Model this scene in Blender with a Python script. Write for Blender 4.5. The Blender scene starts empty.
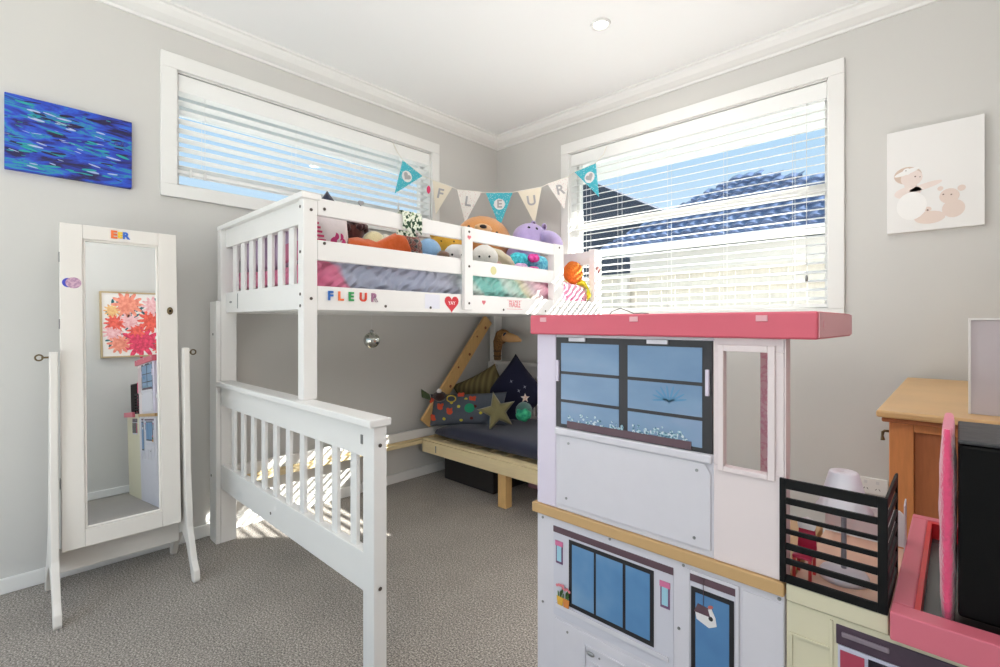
import bpy, bmesh, math, random
from mathutils import Vector, Matrix, Euler
random.seed(7)
S = bpy.context.scene
PI = math.pi

def lin(c):
    c = c / 255.0
    return c / 12.92 if c <= 0.04045 else ((c + 0.055) / 1.055) ** 2.4
def rgb(r, g, b): return (lin(r), lin(g), lin(b), 1.0)

# ------------------------------------------------------------------ camera
cam = bpy.data.cameras.new('camera')
camo = bpy.data.objects.new('camera', cam); S.collection.objects.link(camo)
CAM = Vector((2.564, -2.675, 1.0))
camo.location = CAM
camo.rotation_euler = (PI / 2, 0, math.radians(43.47))
cam.sensor_width = 36; cam.lens = 17.39; cam.shift_y = -0.0102
cam.clip_start = 0.02; cam.clip_end = 200
S.camera = camo

# ------------------------------------------------------------------ world, sun, lamps, exposure
w = bpy.data.worlds.new('sky'); S.world = w; w.use_nodes = True
nt = w.node_tree; nt.nodes.clear()
out = nt.nodes.new('ShaderNodeOutputWorld'); bg = nt.nodes.new('ShaderNodeBackground')
tc = nt.nodes.new('ShaderNodeTexCoord'); sp = nt.nodes.new('ShaderNodeSeparateXYZ'); cr = nt.nodes.new('ShaderNodeValToRGB')
nt.links.new(tc.outputs['Generated'], sp.inputs[0]); nt.links.new(sp.outputs['Z'], cr.inputs[0])
cr.color_ramp.elements[0].position = 0.0; cr.color_ramp.elements[0].color = rgb(232, 243, 250)
cr.color_ramp.elements[1].position = 0.75; cr.color_ramp.elements[1].color = rgb(150, 196, 238)
e = cr.color_ramp.elements.new(0.30); e.color = rgb(186, 218, 246)
nt.links.new(cr.outputs[0], bg.inputs[0]); bg.inputs[1].default_value = 0.98
nt.links.new(bg.outputs[0], out.inputs[0])

def light(name, kind, loc, energy, color=(1, 1, 1), **kw):
    l = bpy.data.lights.new(name, kind); l.energy = energy; l.color = color
    for k, v in kw.items():
        setattr(l, k, v)
    o = bpy.data.objects.new(name, l); o.location = loc; S.collection.objects.link(o)
    return o
SUNDIR = Vector((-1.235, -1.25, -1.0)).normalized()
sun = light('sun', 'SUN', (4, 4, 4), 26.0, (1.0, 0.96, 0.9), angle=math.radians(0.5))
sun.rotation_euler = SUNDIR.to_track_quat('-Z', 'Y').to_euler()
UPL = [(2.35, -3.15, 1.20, 13), (1.70, -0.95, 0.76, 6.5)]  # added fill lamps that bounce light off the ceiling, both out of sight
for ux, uy, uz, en in UPL:
    up = light('uplighter_fill', 'AREA', (ux, uy, uz), en, (1.0, 1.0, 1.0), shape='DISK', size=0.4)
    up.rotation_euler = (PI, 0, 0)
pend = light('pendant_fill', 'POINT', (2.12, -2.22, 2.13), 3, (1.0, 1.0, 1.0), shadow_soft_size=0.15)  # added fill light above the viewer, out of frame
flp = light('floor_fill', 'POINT', (0.85, -3.35, 0.62), 9, (1.0, 1.0, 1.0), shadow_soft_size=0.16)  # added fill light for the low walls and carpet, behind the viewer
glb = light('globe_fill', 'POINT', (1.85, -1.28, 0.45), 4.5, (1.0, 0.99, 0.97), shadow_soft_size=0.10)  # added fill light for the space under the bunk, hidden by the dollhouse
DOWN = [(1.352, -0.712), (2.2, -2.9)]  # the second downlight is added fill, out of view
for dx, dy in DOWN:
    l = light('downlight_lamp', 'AREA', (dx, dy, 2.385), 4 if dy > -1 else 4, (1.0, 0.97, 0.92), shape='DISK', size=0.08)
S.view_settings.view_transform = 'Standard'
S.view_settings.look = 'None'
S.view_settings.exposure = 0.2
S.view_settings.gamma = 1.0
S.view_settings.use_curve_mapping = False

# ------------------------------------------------------------------ materials
MATS = {}
def mat(name, col, rough=0.5, metal=0.0, noise=0.0, nscale=20.0, bump=0.0, bscale=60.0, emit=0.0, sheen=0.0, stretch=None, spec=0.5):
    if name in MATS: return MATS[name]
    m = bpy.data.materials.new(name); m.use_nodes = True; MATS[name] = m
    n = m.node_tree.nodes; L = m.node_tree.links; b = n['Principled BSDF']
    b.inputs['Roughness'].default_value = rough; b.inputs['Metallic'].default_value = metal
    b.inputs['Specular IOR Level'].default_value = spec
    if sheen: b.inputs['Sheen Weight'].default_value = sheen
    c = rgb(*col)
    tc = n.new('ShaderNodeTexCoord'); mp = n.new('ShaderNodeMapping'); L.new(tc.outputs['Object'], mp.inputs[0])
    if stretch: mp.inputs['Scale'].default_value = stretch
    nz = n.new('ShaderNodeTexNoise'); nz.inputs['Scale'].default_value = nscale; nz.inputs['Detail'].default_value = 4
    L.new(mp.outputs[0], nz.inputs['Vector'])
    mx = n.new('ShaderNodeMix'); mx.data_type = 'RGBA'
    a = noise
    mx.inputs[6].default_value = (c[0] * (1 - a), c[1] * (1 - a), c[2] * (1 - a), 1)
    mx.inputs[7].default_value = (min(1, c[0] * (1 + a)), min(1, c[1] * (1 + a)), min(1, c[2] * (1 + a)), 1)
    L.new(nz.outputs[0], mx.inputs[0]); L.new(mx.outputs[2], b.inputs['Base Color'])
    if bump:
        nb = n.new('ShaderNodeTexNoise'); nb.inputs['Scale'].default_value = bscale; nb.inputs['Detail'].default_value = 3
        L.new(mp.outputs[0], nb.inputs['Vector'])
        bp = n.new('ShaderNodeBump'); bp.inputs['Strength'].default_value = bump; bp.inputs['Distance'].default_value = 0.01
        L.new(nb.outputs[0], bp.inputs['Height']); L.new(bp.outputs[0], b.inputs['Normal'])
    if emit:
        b.inputs['Emission Color'].default_value = c; b.inputs['Emission Strength'].default_value = emit
    return m

def ramp(n, stops, interp='LINEAR'):
    r = n.new('ShaderNodeValToRGB'); r.color_ramp.interpolation = interp
    el = r.color_ramp.elements
    while len(el) > 1: el.remove(el[0])
    el[0].position = stops[0][0]; el[0].color = rgb(*stops[0][1])
    for p, c in stops[1:]:
        x = el.new(p); x.color = rgb(*c)
    return r

M_wall = mat('wall_paint', (212, 210, 206), 0.85, noise=0.015, nscale=3, bump=0.03, bscale=300)
M_ceil = mat('ceiling_paint', (248, 248, 247), 0.9, noise=0.01, nscale=3)
M_trim = mat('trim_paint', (238, 237, 234), 0.45, noise=0.01)
M_white = mat('white_bed_paint', (236, 234, 231), 0.4, noise=0.02, nscale=9)
M_mirrorframe = mat('cream_white_paint', (234, 229, 222), 0.45, noise=0.02, nscale=7)
M_slat = mat('blind_slat', (244, 244, 242), 0.45)
M_pine = mat('pine_wood', (224, 192, 136), 0.5, noise=0.18, nscale=14, stretch=(1, 12, 12))
M_pale_pine = mat('pale_pine_wood', (232, 212, 168), 0.5, noise=0.10, nscale=14, stretch=(1, 12, 12))
M_pine_z = mat('pine_wood_upright', (226, 184, 122), 0.5, noise=0.2, nscale=14, stretch=(14, 14, 1.2))
M_bolt = mat('dark_bolt', (92, 84, 78), 0.4, metal=0.6)
M_brass = mat('aged_brass', (120, 104, 78), 0.35, metal=0.9)
M_steel = mat('steel', (150, 150, 150), 0.3, metal=0.9)
M_cord = mat('white_cord', (230, 230, 228), 0.7)
M_black = mat('black_plastic', (9, 8, 9), 0.5, spec=0.2)
M_navy = mat('navy_cotton', (40, 44, 66), 0.9, noise=0.08, nscale=60, bump=0.25, bscale=160, sheen=0.2)
M_grey_fl = mat('dark_grey_glass', (72, 76, 78), 0.25)

# mirror glass
m = bpy.data.materials.new('mirror_glass'); m.use_nodes = True
b = m.node_tree.nodes['Principled BSDF']; b.inputs['Metallic'].default_value = 1; b.inputs['Roughness'].default_value = 0.0
b.inputs['Base Color'].default_value = (0.86, 0.89, 0.90, 1); M_mirror = m
# window pane glass: mostly clear with a faint reflection
m = bpy.data.materials.new('window_glass'); m.use_nodes = True; n = m.node_tree.nodes; L = m.node_tree.links; n.clear()
o_ = n.new('ShaderNodeOutputMaterial'); t_ = n.new('ShaderNodeBsdfTransparent'); g_ = n.new('ShaderNodeBsdfGlossy'); x_ = n.new('ShaderNodeMixShader')
t_.inputs[0].default_value = (0.95, 0.97, 0.97, 1); g_.inputs['Roughness'].default_value = 0.02; x_.inputs[0].default_value = 0.01
L.new(t_.outputs[0], x_.inputs[1]); L.new(g_.outputs[0], x_.inputs[2]); L.new(x_.outputs[0], o_.inputs[0]); M_glass = m

# carpet
m = bpy.data.materials.new('heather_carpet'); m.use_nodes = True; n = m.node_tree.nodes; L = m.node_tree.links; b = n['Principled BSDF']
tc = n.new('ShaderNodeTexCoord'); nz = n.new('ShaderNodeTexNoise'); nz.inputs['Scale'].default_value = 185; nz.inputs['Detail'].default_value = 6; nz.inputs['Roughness'].default_value = 0.75
L.new(tc.outputs['Object'], nz.inputs['Vector'])
r = ramp(n, [(0.38, (78, 71, 67)), (0.47, (134, 126, 118)), (0.53, (168, 159, 150)), (0.62, (222, 213, 202))])
L.new(nz.outputs[0], r.inputs[0])
n2 = n.new('ShaderNodeTexNoise'); n2.inputs['Scale'].default_value = 5; L.new(tc.outputs['Object'], n2.inputs['Vector'])
mm = n.new('ShaderNodeMix'); mm.data_type = 'RGBA'; mm.blend_type = 'MULTIPLY'; mm.inputs[0].default_value = 0.3
L.new(r.outputs[0], mm.inputs[6]); L.new(n2.outputs[0], mm.inputs[7]); L.new(mm.outputs[2], b.inputs['Base Color'])
b.inputs['Roughness'].default_value = 1; b.inputs['Sheen Weight'].default_value = 0.2
bp = n.new('ShaderNodeBump'); bp.inputs['Strength'].default_value = 0.22; bp.inputs['Distance'].default_value = 0.01
L.new(nz.outputs[0], bp.inputs['Height']); L.new(bp.outputs[0], b.inputs['Normal']); M_carpet = m

def ramp_mat(name, stops, scale=5, stretch=(1, 1, 1), rough=0.8, detail=4, interp='LINEAR', kind='noise', bump=0.0, distort=0.0, nrough=0.5):
    m = bpy.data.materials.new(name); m.use_nodes = True; n = m.node_tree.nodes; L = m.node_tree.links; b = n['Principled BSDF']
    tc = n.new('ShaderNodeTexCoord'); mp = n.new('ShaderNodeMapping'); mp.inputs['Scale'].default_value = stretch
    L.new(tc.outputs['Object'], mp.inputs[0])
    if kind == 'noise':
        t = n.new('ShaderNodeTexNoise'); t.inputs['Detail'].default_value = detail; t.inputs['Distortion'].default_value = distort; t.inputs['Roughness'].default_value = nrough
        t.inputs['Scale'].default_value = scale; src = t.outputs[0]
    elif kind == 'wave':
        t = n.new('ShaderNodeTexWave'); t.inputs['Scale'].default_value = scale; t.inputs['Distortion'].default_value = distort; t.inputs['Detail'].default_value = detail; src = t.outputs['Fac']
    else:
        t = n.new('ShaderNodeTexVoronoi'); t.inputs['Scale'].default_value = scale; src = t.outputs['Distance']
    L.new(mp.outputs[0], t.inputs['Vector'])
    r = ramp(n, stops, interp); L.new(src, r.inputs[0]); L.new(r.outputs[0], b.inputs['Base Color'])
    b.inputs['Roughness'].default_value = rough
    if bump:
        bp = n.new('ShaderNodeBump'); bp.inputs['Strength'].default_value = bump; bp.inputs['Distance'].default_value = 0.01
        L.new(src, bp.inputs['Height']); L.new(bp.outputs[0], b.inputs['Normal'])
    return m

# ------------------------------------------------------------------ mesh helpers
def nb(): return bmesh.new()
def box(bm, lo, hi, mi=0, M=None):
    x0, y0, z0 = lo; x1, y1, z1 = hi
    co = [(x0, y0, z0), (x1, y0, z0), (x1, y1, z0), (x0, y1, z0), (x0, y0, z1), (x1, y0, z1), (x1, y1, z1), (x0, y1, z1)]
    vs = [bm.verts.new(M @ Vector(c) if M else c) for c in co]
    for f in ((0, 3, 2, 1), (4, 5, 6, 7), (0, 1, 5, 4), (1, 2, 6, 5), (2, 3, 7, 6), (3, 0, 4, 7)):
        fc = bm.faces.new([vs[i] for i in f]); fc.material_index = mi
    return vs
def ring_loft(bm, rings, closed=True, cap=True, mi=0, smooth=True):
    vr = [[bm.verts.new(p) for p in r] for r in rings]
    n = len(vr[0])
    for a, b in zip(vr[:-1], vr[1:]):
        for i in range(n if closed else n - 1):
            j = (i + 1) % n
            f = bm.faces.new((a[i], a[j], b[j], b[i])); f.smooth = smooth; f.material_index = mi
    if cap:
        for r in (vr[0], vr[-1]):
            try:
                f = bm.faces.new(r); f.material_index = mi
            except Exception: pass
    return vr
def tube(bm, pts, r, seg=8, mi=0):
    pts = [Vector(p) for p in pts]; rings = []
    rs = r if isinstance(r, (list, tuple)) else [r] * len(pts)
    up0 = None
    for i, p in enumerate(pts):
        t = (pts[min(i + 1, len(pts) - 1)] - pts[max(i - 1, 0)]).normalized()
        if up0 is None: up0 = Vector((0, 0, 1)) if abs(t.z) < 0.9 else Vector((1, 0, 0))
        a = t.cross(up0).normalized(); up0 = a.cross(t).normalized()
        rings.append([p + rs[i] * (math.cos(k * 2 * PI / seg) * a + math.sin(k * 2 * PI / seg) * up0) for k in range(seg)])
    ring_loft(bm, rings, mi=mi)
def lathe(bm, prof, seg=32, c=(0, 0, 0), mi=0):
    c = Vector(c)
    rings = [[c + Vector((r * math.cos(k * 2 * PI / seg), r * math.sin(k * 2 * PI / seg), z)) for k in range(seg)] for r, z in prof]
    ring_loft(bm, rings, mi=mi)
def prism(bm, pts, o, ax, ay, n, d, mi=0):
    """2-D outline pts in the plane (o, ax, ay), thickened d along n"""
    o = Vector(o); ax = Vector(ax); ay = Vector(ay); n = Vector(n)
    a = [bm.verts.new(o + ax * p[0] + ay * p[1]) for p in pts]
    b = [bm.verts.new(o + ax * p[0] + ay * p[1] + n * d) for p in pts]
    f = bm.faces.new(a[::-1]); f.material_index = mi
    f = bm.faces.new(b); f.material_index = mi
    k = len(pts)
    for i in range(k):
        j = (i + 1) % k
        f = bm.faces.new((a[i], a[j], b[j], b[i])); f.material_index = mi
def blob(bm, c, r, rot=(0, 0, 0), sub=3, mi=0, lump=0.0, seed=0):
    R = Euler(rot).to_matrix(); rr = r if isinstance(r, (list, tuple)) else (r, r, r)
    res = bmesh.ops.create_icosphere(bm, subdivisions=sub, radius=1.0)
    rnd = random.Random(seed); ph = [rnd.uniform(0, 6.28) for _ in range(6)]
    for v in res['verts']:
        d = v.co.copy(); k = 1 + lump * (math.sin(5 * d.x + ph[0]) * math.sin(4 * d.y + ph[1]) + 0.6 * math.sin(9 * d.z + ph[2]) * math.sin(8 * d.x + ph[3]))
        v.co = Vector(c) + R @ Vector((d.x * rr[0] * k, d.y * rr[1] * k, d.z * rr[2] * k))
        for f in v.link_faces: f.smooth = True; f.material_index = mi
def disc(bm, c, n, r, ry=None, seg=20, d=0.0008, ang=0.0, mi=0):
    n = Vector(n).normalized(); up_ = Vector((0, 0, 1)) if abs(n.z) < 0.9 else Vector((0, 1, 0))
    ax = up_.cross(n).normalized(); ay = n.cross(ax)
    ry = ry or r; ca, sa = math.cos(ang), math.sin(ang)
    pts = []
    for k in range(seg):
        x, y = r * math.cos(2 * PI * k / seg), ry * math.sin(2 * PI * k / seg)
        pts.append((x * ca - y * sa, x * sa + y * ca))
    prism(bm, pts, c, ax, ay, n, d, mi)

def obj(name, bm, mats, parent=None, bevel=0.0, bseg=2, sub=0, label=None, recalc=True):
    if recalc: bmesh.ops.recalc_face_normals(bm, faces=bm.faces)
    me = bpy.data.meshes.new(name); bm.to_mesh(me); bm.free()
    for mm_ in (mats if isinstance(mats, (list, tuple)) else [mats]): me.materials.append(mm_)
    o = bpy.data.objects.new(name, me); S.collection.objects.link(o)
    if parent: o.parent = parent
    if bevel:
        md = o.modifiers.new('bevel', 'BEVEL'); md.width = bevel; md.segments = bseg; md.limit_method = 'ANGLE'; md.angle_limit = 0.6
    if sub:
        md = o.modifiers.new('sub', 'SUBSURF'); md.levels = sub; md.render_levels = sub
    if label: o['label'] = label
    return o
def empty(name, loc, rz=0):
    o = bpy.data.objects.new(name, None); o.location = loc; o.rotation_euler = (0, 0, rz); o.empty_display_size = 0.05
    S.collection.objects.link(o); return o
def thing(name, label, cat, group=None, loc=(0, 0, 0)):
    """an Empty; children are modelled in world coordinates, so keep the inverse offset"""
    o = empty(name, loc); tag(o, label, cat, group); return o
def tag(o, label, cat, group=None):
    o['label'] = label; o['category'] = cat
    if group: o['group'] = group
    return o
def child(o, parent):
    o.parent = parent; o.matrix_parent_inverse = Matrix.Translation(parent.location).inverted()
    return o
def part(name, bm, mats, root, **k):
    """part modelled in world coordinates, parented keeping its place"""
    o = obj(name, bm, mats, **k)
    if root:
        o.parent = root
        o.matrix_parent_inverse = world_of(root).inverted()
    return o
def world_of(r):
    Mx = Matrix.Translation(r.location) @ r.rotation_euler.to_matrix().to_4x4()
    if r.parent: Mx = world_of(r.parent) @ r.matrix_parent_inverse @ Mx
    return Mx
def struct(o): o['kind'] = 'structure'; return o
def bx(lo, hi):
    b_ = nb(); box(b_, lo, hi); return b_

def text_mesh(txt, size, depth=0.0006, bold=0.0):
    cu = bpy.data.curves.new('t', 'FONT'); cu.body = txt; cu.size = size; cu.extrude = depth; cu.align_x = 'CENTER'; cu.align_y = 'CENTER'; cu.offset = bold
    to = bpy.data.objects.new('t', cu); S.collection.objects.link(to)
    dg = bpy.context.evaluated_depsgraph_get()
    me = bpy.data.meshes.new_from_object(to.evaluated_get(dg))
    bpy.data.objects.remove(to); bpy.data.curves.remove(cu)
    return me
def text_obj(name, txt, size, mtl, o, ax, ay, parent, depth=0.0008, bold=0.0, label=None, sx=1.0):
    me = text_mesh(txt, size, depth, bold); ax = Vector(ax).normalized(); ay = Vector(ay).normalized(); nn = ax.cross(ay)
    Mx = Matrix(((ax.x * sx, ay.x, nn.x, o[0]), (ax.y * sx, ay.y, nn.y, o[1]), (ax.z * sx, ay.z, nn.z, o[2]), (0, 0, 0, 1)))
    me.transform(Mx); me.materials.clear(); me.materials.append(mtl)
    ob = bpy.data.objects.new(name, me); S.collection.objects.link(ob)
    if parent: ob.parent = parent; ob.matrix_parent_inverse = world_of(parent).inverted()
    if label: ob['label'] = label
    return ob
def toward(c): return (CAM - Vector(c)).normalized()
def surf(c, r, d):
    d = Vector(d).normalized(); rr = r if isinstance(r, (list, tuple)) else (r, r, r)
    k = 1 / math.sqrt(sum((d[i] / rr[i]) ** 2 for i in range(3)))
    return Vector(c) + d * k

# ------------------------------------------------------------------ room shell
XW, YB, H = 2.93, -3.7, 2.4
T = 0.12
struct(obj('floor', bx((-T, YB - T, -0.05), (XW + T, T, 0.0)), M_carpet))
struct(obj('ceiling', bx((-T, YB - T, 2.4), (XW + T, T, 2.5)), M_ceil))
WA = (-2.097, -0.645, 1.623, 2.142)     # window in the left wall  (y0,y1,z0,z1)
WB = (0.673, 2.129, 1.066, 2.137)       # window in the far wall (x0,x1,z0,z1)
b = nb()
box(b, (-T, YB, 0), (0, WA[0], H)); box(b, (-T, WA[1], 0), (0, T, H)); box(b, (-T, WA[0], 0), (0, WA[1], WA[2])); box(b, (-T, WA[0], WA[3]), (0, WA[1], H))
struct(obj('wall_left', b, M_wall))
b = nb()
box(b, (0, 0, 0), (WB[0], T, H)); box(b, (WB[1], 0, 0), (XW + T, T, H)); box(b, (WB[0], 0, 0), (WB[1], T, WB[2])); box(b, (WB[0], 0, WB[3]), (WB[1], T, H))
struct(obj('wall_far', b, M_wall))
struct(obj('wall_right', bx((XW, YB, 0), (XW + T, 0, H)), M_wall))
b = nb(); WN = (0.15, 2.78, 0.03, 2.15)
box(b, (-T, YB - T, 0), (WN[0], YB, H)); box(b, (WN[1], YB - T, 0), (XW + T, YB, H)); box(b, (WN[0], YB - T, 0), (WN[1], YB, WN[2])); box(b, (WN[0], YB - T, WN[3]), (WN[1], YB, H))
struct(obj('wall_near', b, M_wall))
def cornice(i, A, B, nrm):
    A = Vector(A); B = Vector(B); n_ = Vector(nrm)
    prof = [(0, 2.322), (0.010, 2.322), (0.013, 2.333), (0.024, 2.337), (0.050, 2.352), (0.068, 2.372), (0.072, 2.386), (0.084, 2.390), (0.084, 2.4), (0, 2.4)]
    b = nb(); rings = [[P + n_ * a + Vector((0, 0, z)) for a, z in prof] for P in (A, B)]
    ring_loft(b, rings, smooth=False)
    struct(obj('trim_%d' % i, b, M_trim))
cornice(1, (0, YB, 0), (0, 0, 0), (1, 0, 0)); cornice(2, (0, 0, 0), (XW, 0, 0), (0, -1, 0)); cornice(3, (XW, 0, 0), (XW, YB, 0), (-1, 0, 0)); cornice(4, (XW, YB, 0), (0, YB, 0), (0, 1, 0))
def skirting(name, lo, hi):
    struct(obj(name, bx(lo, hi), M_trim, bevel=0.004))
skirting('baseboard_left', (0, YB, 0), (0.014, 0, 0.058)); skirting('baseboard_far', (0.014, -0.014, 0), (XW, 0, 0.058))
skirting('baseboard_right', (XW - 0.014, YB, 0), (XW, -0.014, 0.058))

# windows : frames, architraves, glass
def window(i, P, mk, transom=None, mull=None):
    """P=(a0,a1,z0,z1); mk(a,d,z) -> point, d positive into the room"""
    a0, a1, z0, z1 = P
    r = empty('window_%d' % i, mk((a0 + a1) / 2, 0, z0)); struct(r)
    def bb(bm, A0, A1, D0, D1, Z0, Z1):
        p, q = mk(A0, D0, Z0), mk(A1, D1, Z1)
        box(bm, tuple(min(p[k], q[k]) for k in range(3)), tuple(max(p[k], q[k]) for k in range(3)))
    b = nb(); wd, th = 0.062, 0.018
    bb(b, a0 - wd, a1 + wd, 0, th, z1, z1 + wd + 0.006); bb(b, a0 - wd, a1 + wd, 0, th, z0 - wd + 0.006, z0)
    bb(b, a0 - wd, a0, 0, th, z0, z1); bb(b, a1, a1 + wd, 0, th, z0, z1)
    struct(part('window_architrave', b, M_trim, r, bevel=0.0025))
    b = nb()   # reveal liner
    bb(b, a0, a0 + 0.006, -T, 0, z0, z1); bb(b, a1 - 0.006, a1, -T, 0, z0, z1); bb(b, a0, a1, -T, 0, z0, z0 + 0.006); bb(b, a0, a1, -T, 0, z1 - 0.006, z1)
    struct(part('window_reveal', b, M_trim, r))
    b = nb(); fw = 0.028; d0, d1 = -0.118, -0.075
    bb(b, a0 + .006, a1 - .006, d0, d1, z0 + .006, z0 + fw); bb(b, a0 + .006, a1 - .006, d0, d1, z1 - fw, z1 - .006)
    bb(b, a0 + .006, a0 + fw, d0, d1, z0, z1); bb(b, a1 - fw, a1 - .006, d0, d1, z0, z1)
    if transom: bb(b, a0 + fw, a1 - fw, d0, d1, transom - 0.023, transom + 0.023)
    for q in (mull or []): bb(b, q - 0.02, q + 0.02, d0, d1, z0 + fw, (transom or z1) )
    struct(part('window_frame', b, M_trim, r, bevel=0.002))
    b = nb(); bb(b, a0 + fw, a1 - fw, -0.1, -0.096, z0 + fw, z1 - fw); struct(part('window_glass', b, M_glass, r))
    return r
mkA = lambda a, d, z: (d, a, z)
mkB = lambda a, d, z: (a, -d, z)
window(1, WA, mkA); window(2, WB, mkB, transom=1.648)
window(3, WN, lambda a, d, z: (a, YB + d, z), mull=[1.46])  # unseen glass doors, added to let fill light in behind the viewer

def blind(name, label, P, mk, zbot, pitch, tilt, cords, wand):
    a0, a1, z0, z1 = P
    r = thing(name, label, 'blind', loc=mk((a0 + a1) / 2, -0.03, z1))
    g = 0.008; a0 += g; a1 -= g
    def bb(bm, A0, A1, D0, D1, Z0, Z1):
        p, q = mk(A0, D0, Z0), mk(A1, D1, Z1)
        box(bm, tuple(min(p[k], q[k]) for k in range(3)), tuple(max(p[k], q[k]) for k in range(3)))
    b = nb(); bb(b, a0, a1, -0.012, -0.002, z1 - 0.088, z1 - 0.010); part('valance', b, M_slat, r, bevel=0.003)
    b = nb(); bb(b, a0 + .01, a1 - .01, -0.058, -0.014, z1 - 0.055, z1 - 0.012); part('head_rail', b, M_slat, r)
    b = nb(); z = z1 - 0.085; hw = 0.0245
    while z > zbot + 0.02:
        rings = []
        for A in (a0, a1):
            pr = []
            for k in range(5):
                s = -1 + k * 0.5; pr.append((s * hw * math.cos(tilt), s * hw * math.sin(tilt) + 0.0022 * (1 - s * s)))
            up_ = [(x, y + 0.0014) for x, y in pr]; dn = [(x, y - 0.0014) for x, y in pr][::-1]
            rings.append([Vector(mk(A, -0.034 + x, z + y)) for x, y in up_ + dn])
        ring_loft(b, rings, smooth=False); z -= pitch
    part('slats', b, M_slat, r)
    b = nb(); bb(b, a0, a1, -0.056, -0.012, zbot - 0.010, zbot + 0.008); part('bottom_rail', b, M_slat, r, bevel=0.003)
    b = nb()
    for q in cords:
        for dd in (-0.008, -0.060):
            tube(b, [mk(q, dd, z1 - 0.06), mk(q, dd, zbot)], 0.0009, 5)
        bb(b, q - 0.007, q + 0.007, -0.0105, -0.009, z1 - 0.08, zbot)if False else None
    part('ladder_cords', b, M_cord, r)
    b = nb(); q, zl = wand
    tube(b, [mk(q, -0.004, z1 - 0.08), mk(q, -0.004, zl + 0.03)], 0.0012, 5); 
    part('pull_cord', b, M_cord, r)
    b = nb(); tube(b, [mk(q, -0.004, zl + 0.03), mk(q, -0.004, zl + 0.02), mk(q, -0.004, zl)], [0.003, 0.006, 0.007], 10); part('cord_tassel', b, M_cord if P is WA else M_steel, r)
    return r
blind('venetian_blind', 'white venetian blind raised slightly above the sill of the long window on the left', WA, mkA, 1.694, 0.0425, math.radians(7), (-1.98, -1.55, -1.2, -0.78), (-0.90, 1.72))
blind('venetian_blind', 'white venetian blind lowered over the large window with roofs and a fence behind', WB, mkB, 1.085, 0.0425, math.radians(-15), (0.80, 1.03, 1.35, 1.66, 1.98), (2.04, 1.20))
# the tassel low on the right of the big blind is dark; small clips at the left blind
b = nb()
for yy in (-2.045, -1.985):
    box(b, (-0.012, yy, 1.672), (0.0, yy + 0.010, 1.706))
o = obj('hold_down_clip', b, M_cord)
o.parent = bpy.data.objects['venetian_blind']; o.matrix_parent_inverse = world_of(o.parent).inverted()

# ------------------------------------------------------------------ outside
M_fence = mat('sunlit_pale_fence', (200, 194, 184), 0.9, noise=0.16, nscale=6, stretch=(6, 6, 1))
M_roof = ramp_mat('blue_grey_roof_tile', [(0.3, (74, 86, 118)), (0.7, (112, 126, 158))], scale=3, rough=0.28)
M_fascia = mat('white_fascia', (238, 238, 236), 0.6)
M_dark_roof = mat('charcoal_roof_tile', (58, 66, 80), 0.8, noise=0.2, nscale=30)
M_soffit = mat('white_soffit', (236, 238, 238), 0.8)
M_paving = mat('outside_paving', (222, 218, 210), 0.95, noise=0.1, nscale=3)
gr = obj('floor_outside', bx((-20, -14, -0.30), (24, 24, -0.22)), M_paving); struct(gr)
b = nb(); box(b, (-0.44, T + 0.002, 2.20), (XW + 0.8, 0.50, 2.26)); box(b, (-0.44, 0.47, 2.078), (XW + 0.8, 0.50, 2.1998))
struct(obj('trim_5', b, M_soffit))
b = nb(); box(b, (-0.42, YB - 0.4, 2.20), (-T - 0.002, T, 2.26)); box(b, (-0.42, YB - 0.4, 2.090), (-0.39, T, 2.1998))
struct(obj('trim_6', b, M_soffit))
f = thing('paling_fence', 'pale sunlit timber fence outside the large window below the roofs', 'fence', loc=(1.5, 2.3, -0.22))
x = -5.0
b = nb()
while x < 7.0:
    box(b, (x, 2.30, -0.22), (x + 0.142, 2.318, 1.52 + random.uniform(-.004, .004))); x += 0.15
part('paling', b, M_fence, f)
for z in (0.25, 1.36):
    part('fence_rail', bx((-5, 2.258, z), (7, 2.299, z + 0.07)), M_fence, f)
part('fence_cap', bx((-5, 2.24, 1.525), (7, 2.34, 1.56)), M_fence, f)
for i in range(6):
    part('fence_post', bx((-4.4 + i * 2.1, 2.19, -0.22), (-4.3 + i * 2.1, 2.256, 1.53)), M_fence, f)

def tiled_roof(bm, x0, x1, y0, z0, y1, z1, rows, wave, clipf=None, lift=0.035):
    """courses of wavy roof tile from the eave (y0,z0) to the ridge (y1,z1)"""
    for k in range(rows):
        a = k / rows; c = (k + 1) / rows
        ya, za = y0 + (y1 - y0) * a, z0 + (z1 - z0) * a
        yc, zc = y0 + (y1 - y0) * (c + 0.01), z0 + (z1 - z0) * (c + 0.01)
        lo = x0; hi = x1
        if clipf: lo, hi = clipf(a, x0, x1)
        N = int((hi - lo) / (wave / 8)) + 1
        if N < 4: continue
        ring = [[], [], []]
        for i in range(N + 1):
            X = lo + (hi - lo) * i / N
            wv = 0.036 * abs(math.sin(PI * X / wave))
            ring[0].append(Vector((X, ya, za - 0.02))); ring[1].append(Vector((X, ya, za + lift + wv))); ring[2].append(Vector((X, yc, zc + wv * 0.8)))
        ring_loft(bm, ring, closed=False, cap=False, smooth=False)
hs = thing('neighbour_house', 'neighbouring house with a blue grey wavy tiled hip roof and white gutter', 'house', loc=(0.5, 7.0, -0.22))
M_render = mat('house_render', (206, 206, 204), 0.9)
part('house_wall', bx((-1.8, 5.4, -0.22), (3.2, 8.9, 2.25)), M_render, hs)
b = nb(); tiled_roof(b, -2.2, 3.6, 5.0, 2.32, 7.2, 3.82, 11, 0.20, lambda a, p, q: (p + 1.75 * a, q - 4.0 * a)); part('tiled_roof', b, M_roof, hs)
b = nb(); box(b, (-2.25, 4.88, 2.2), (3.65, 5.0, 2.33)); part('gutter', b, M_fascia, hs, bevel=0.02)
b = nb()
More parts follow.
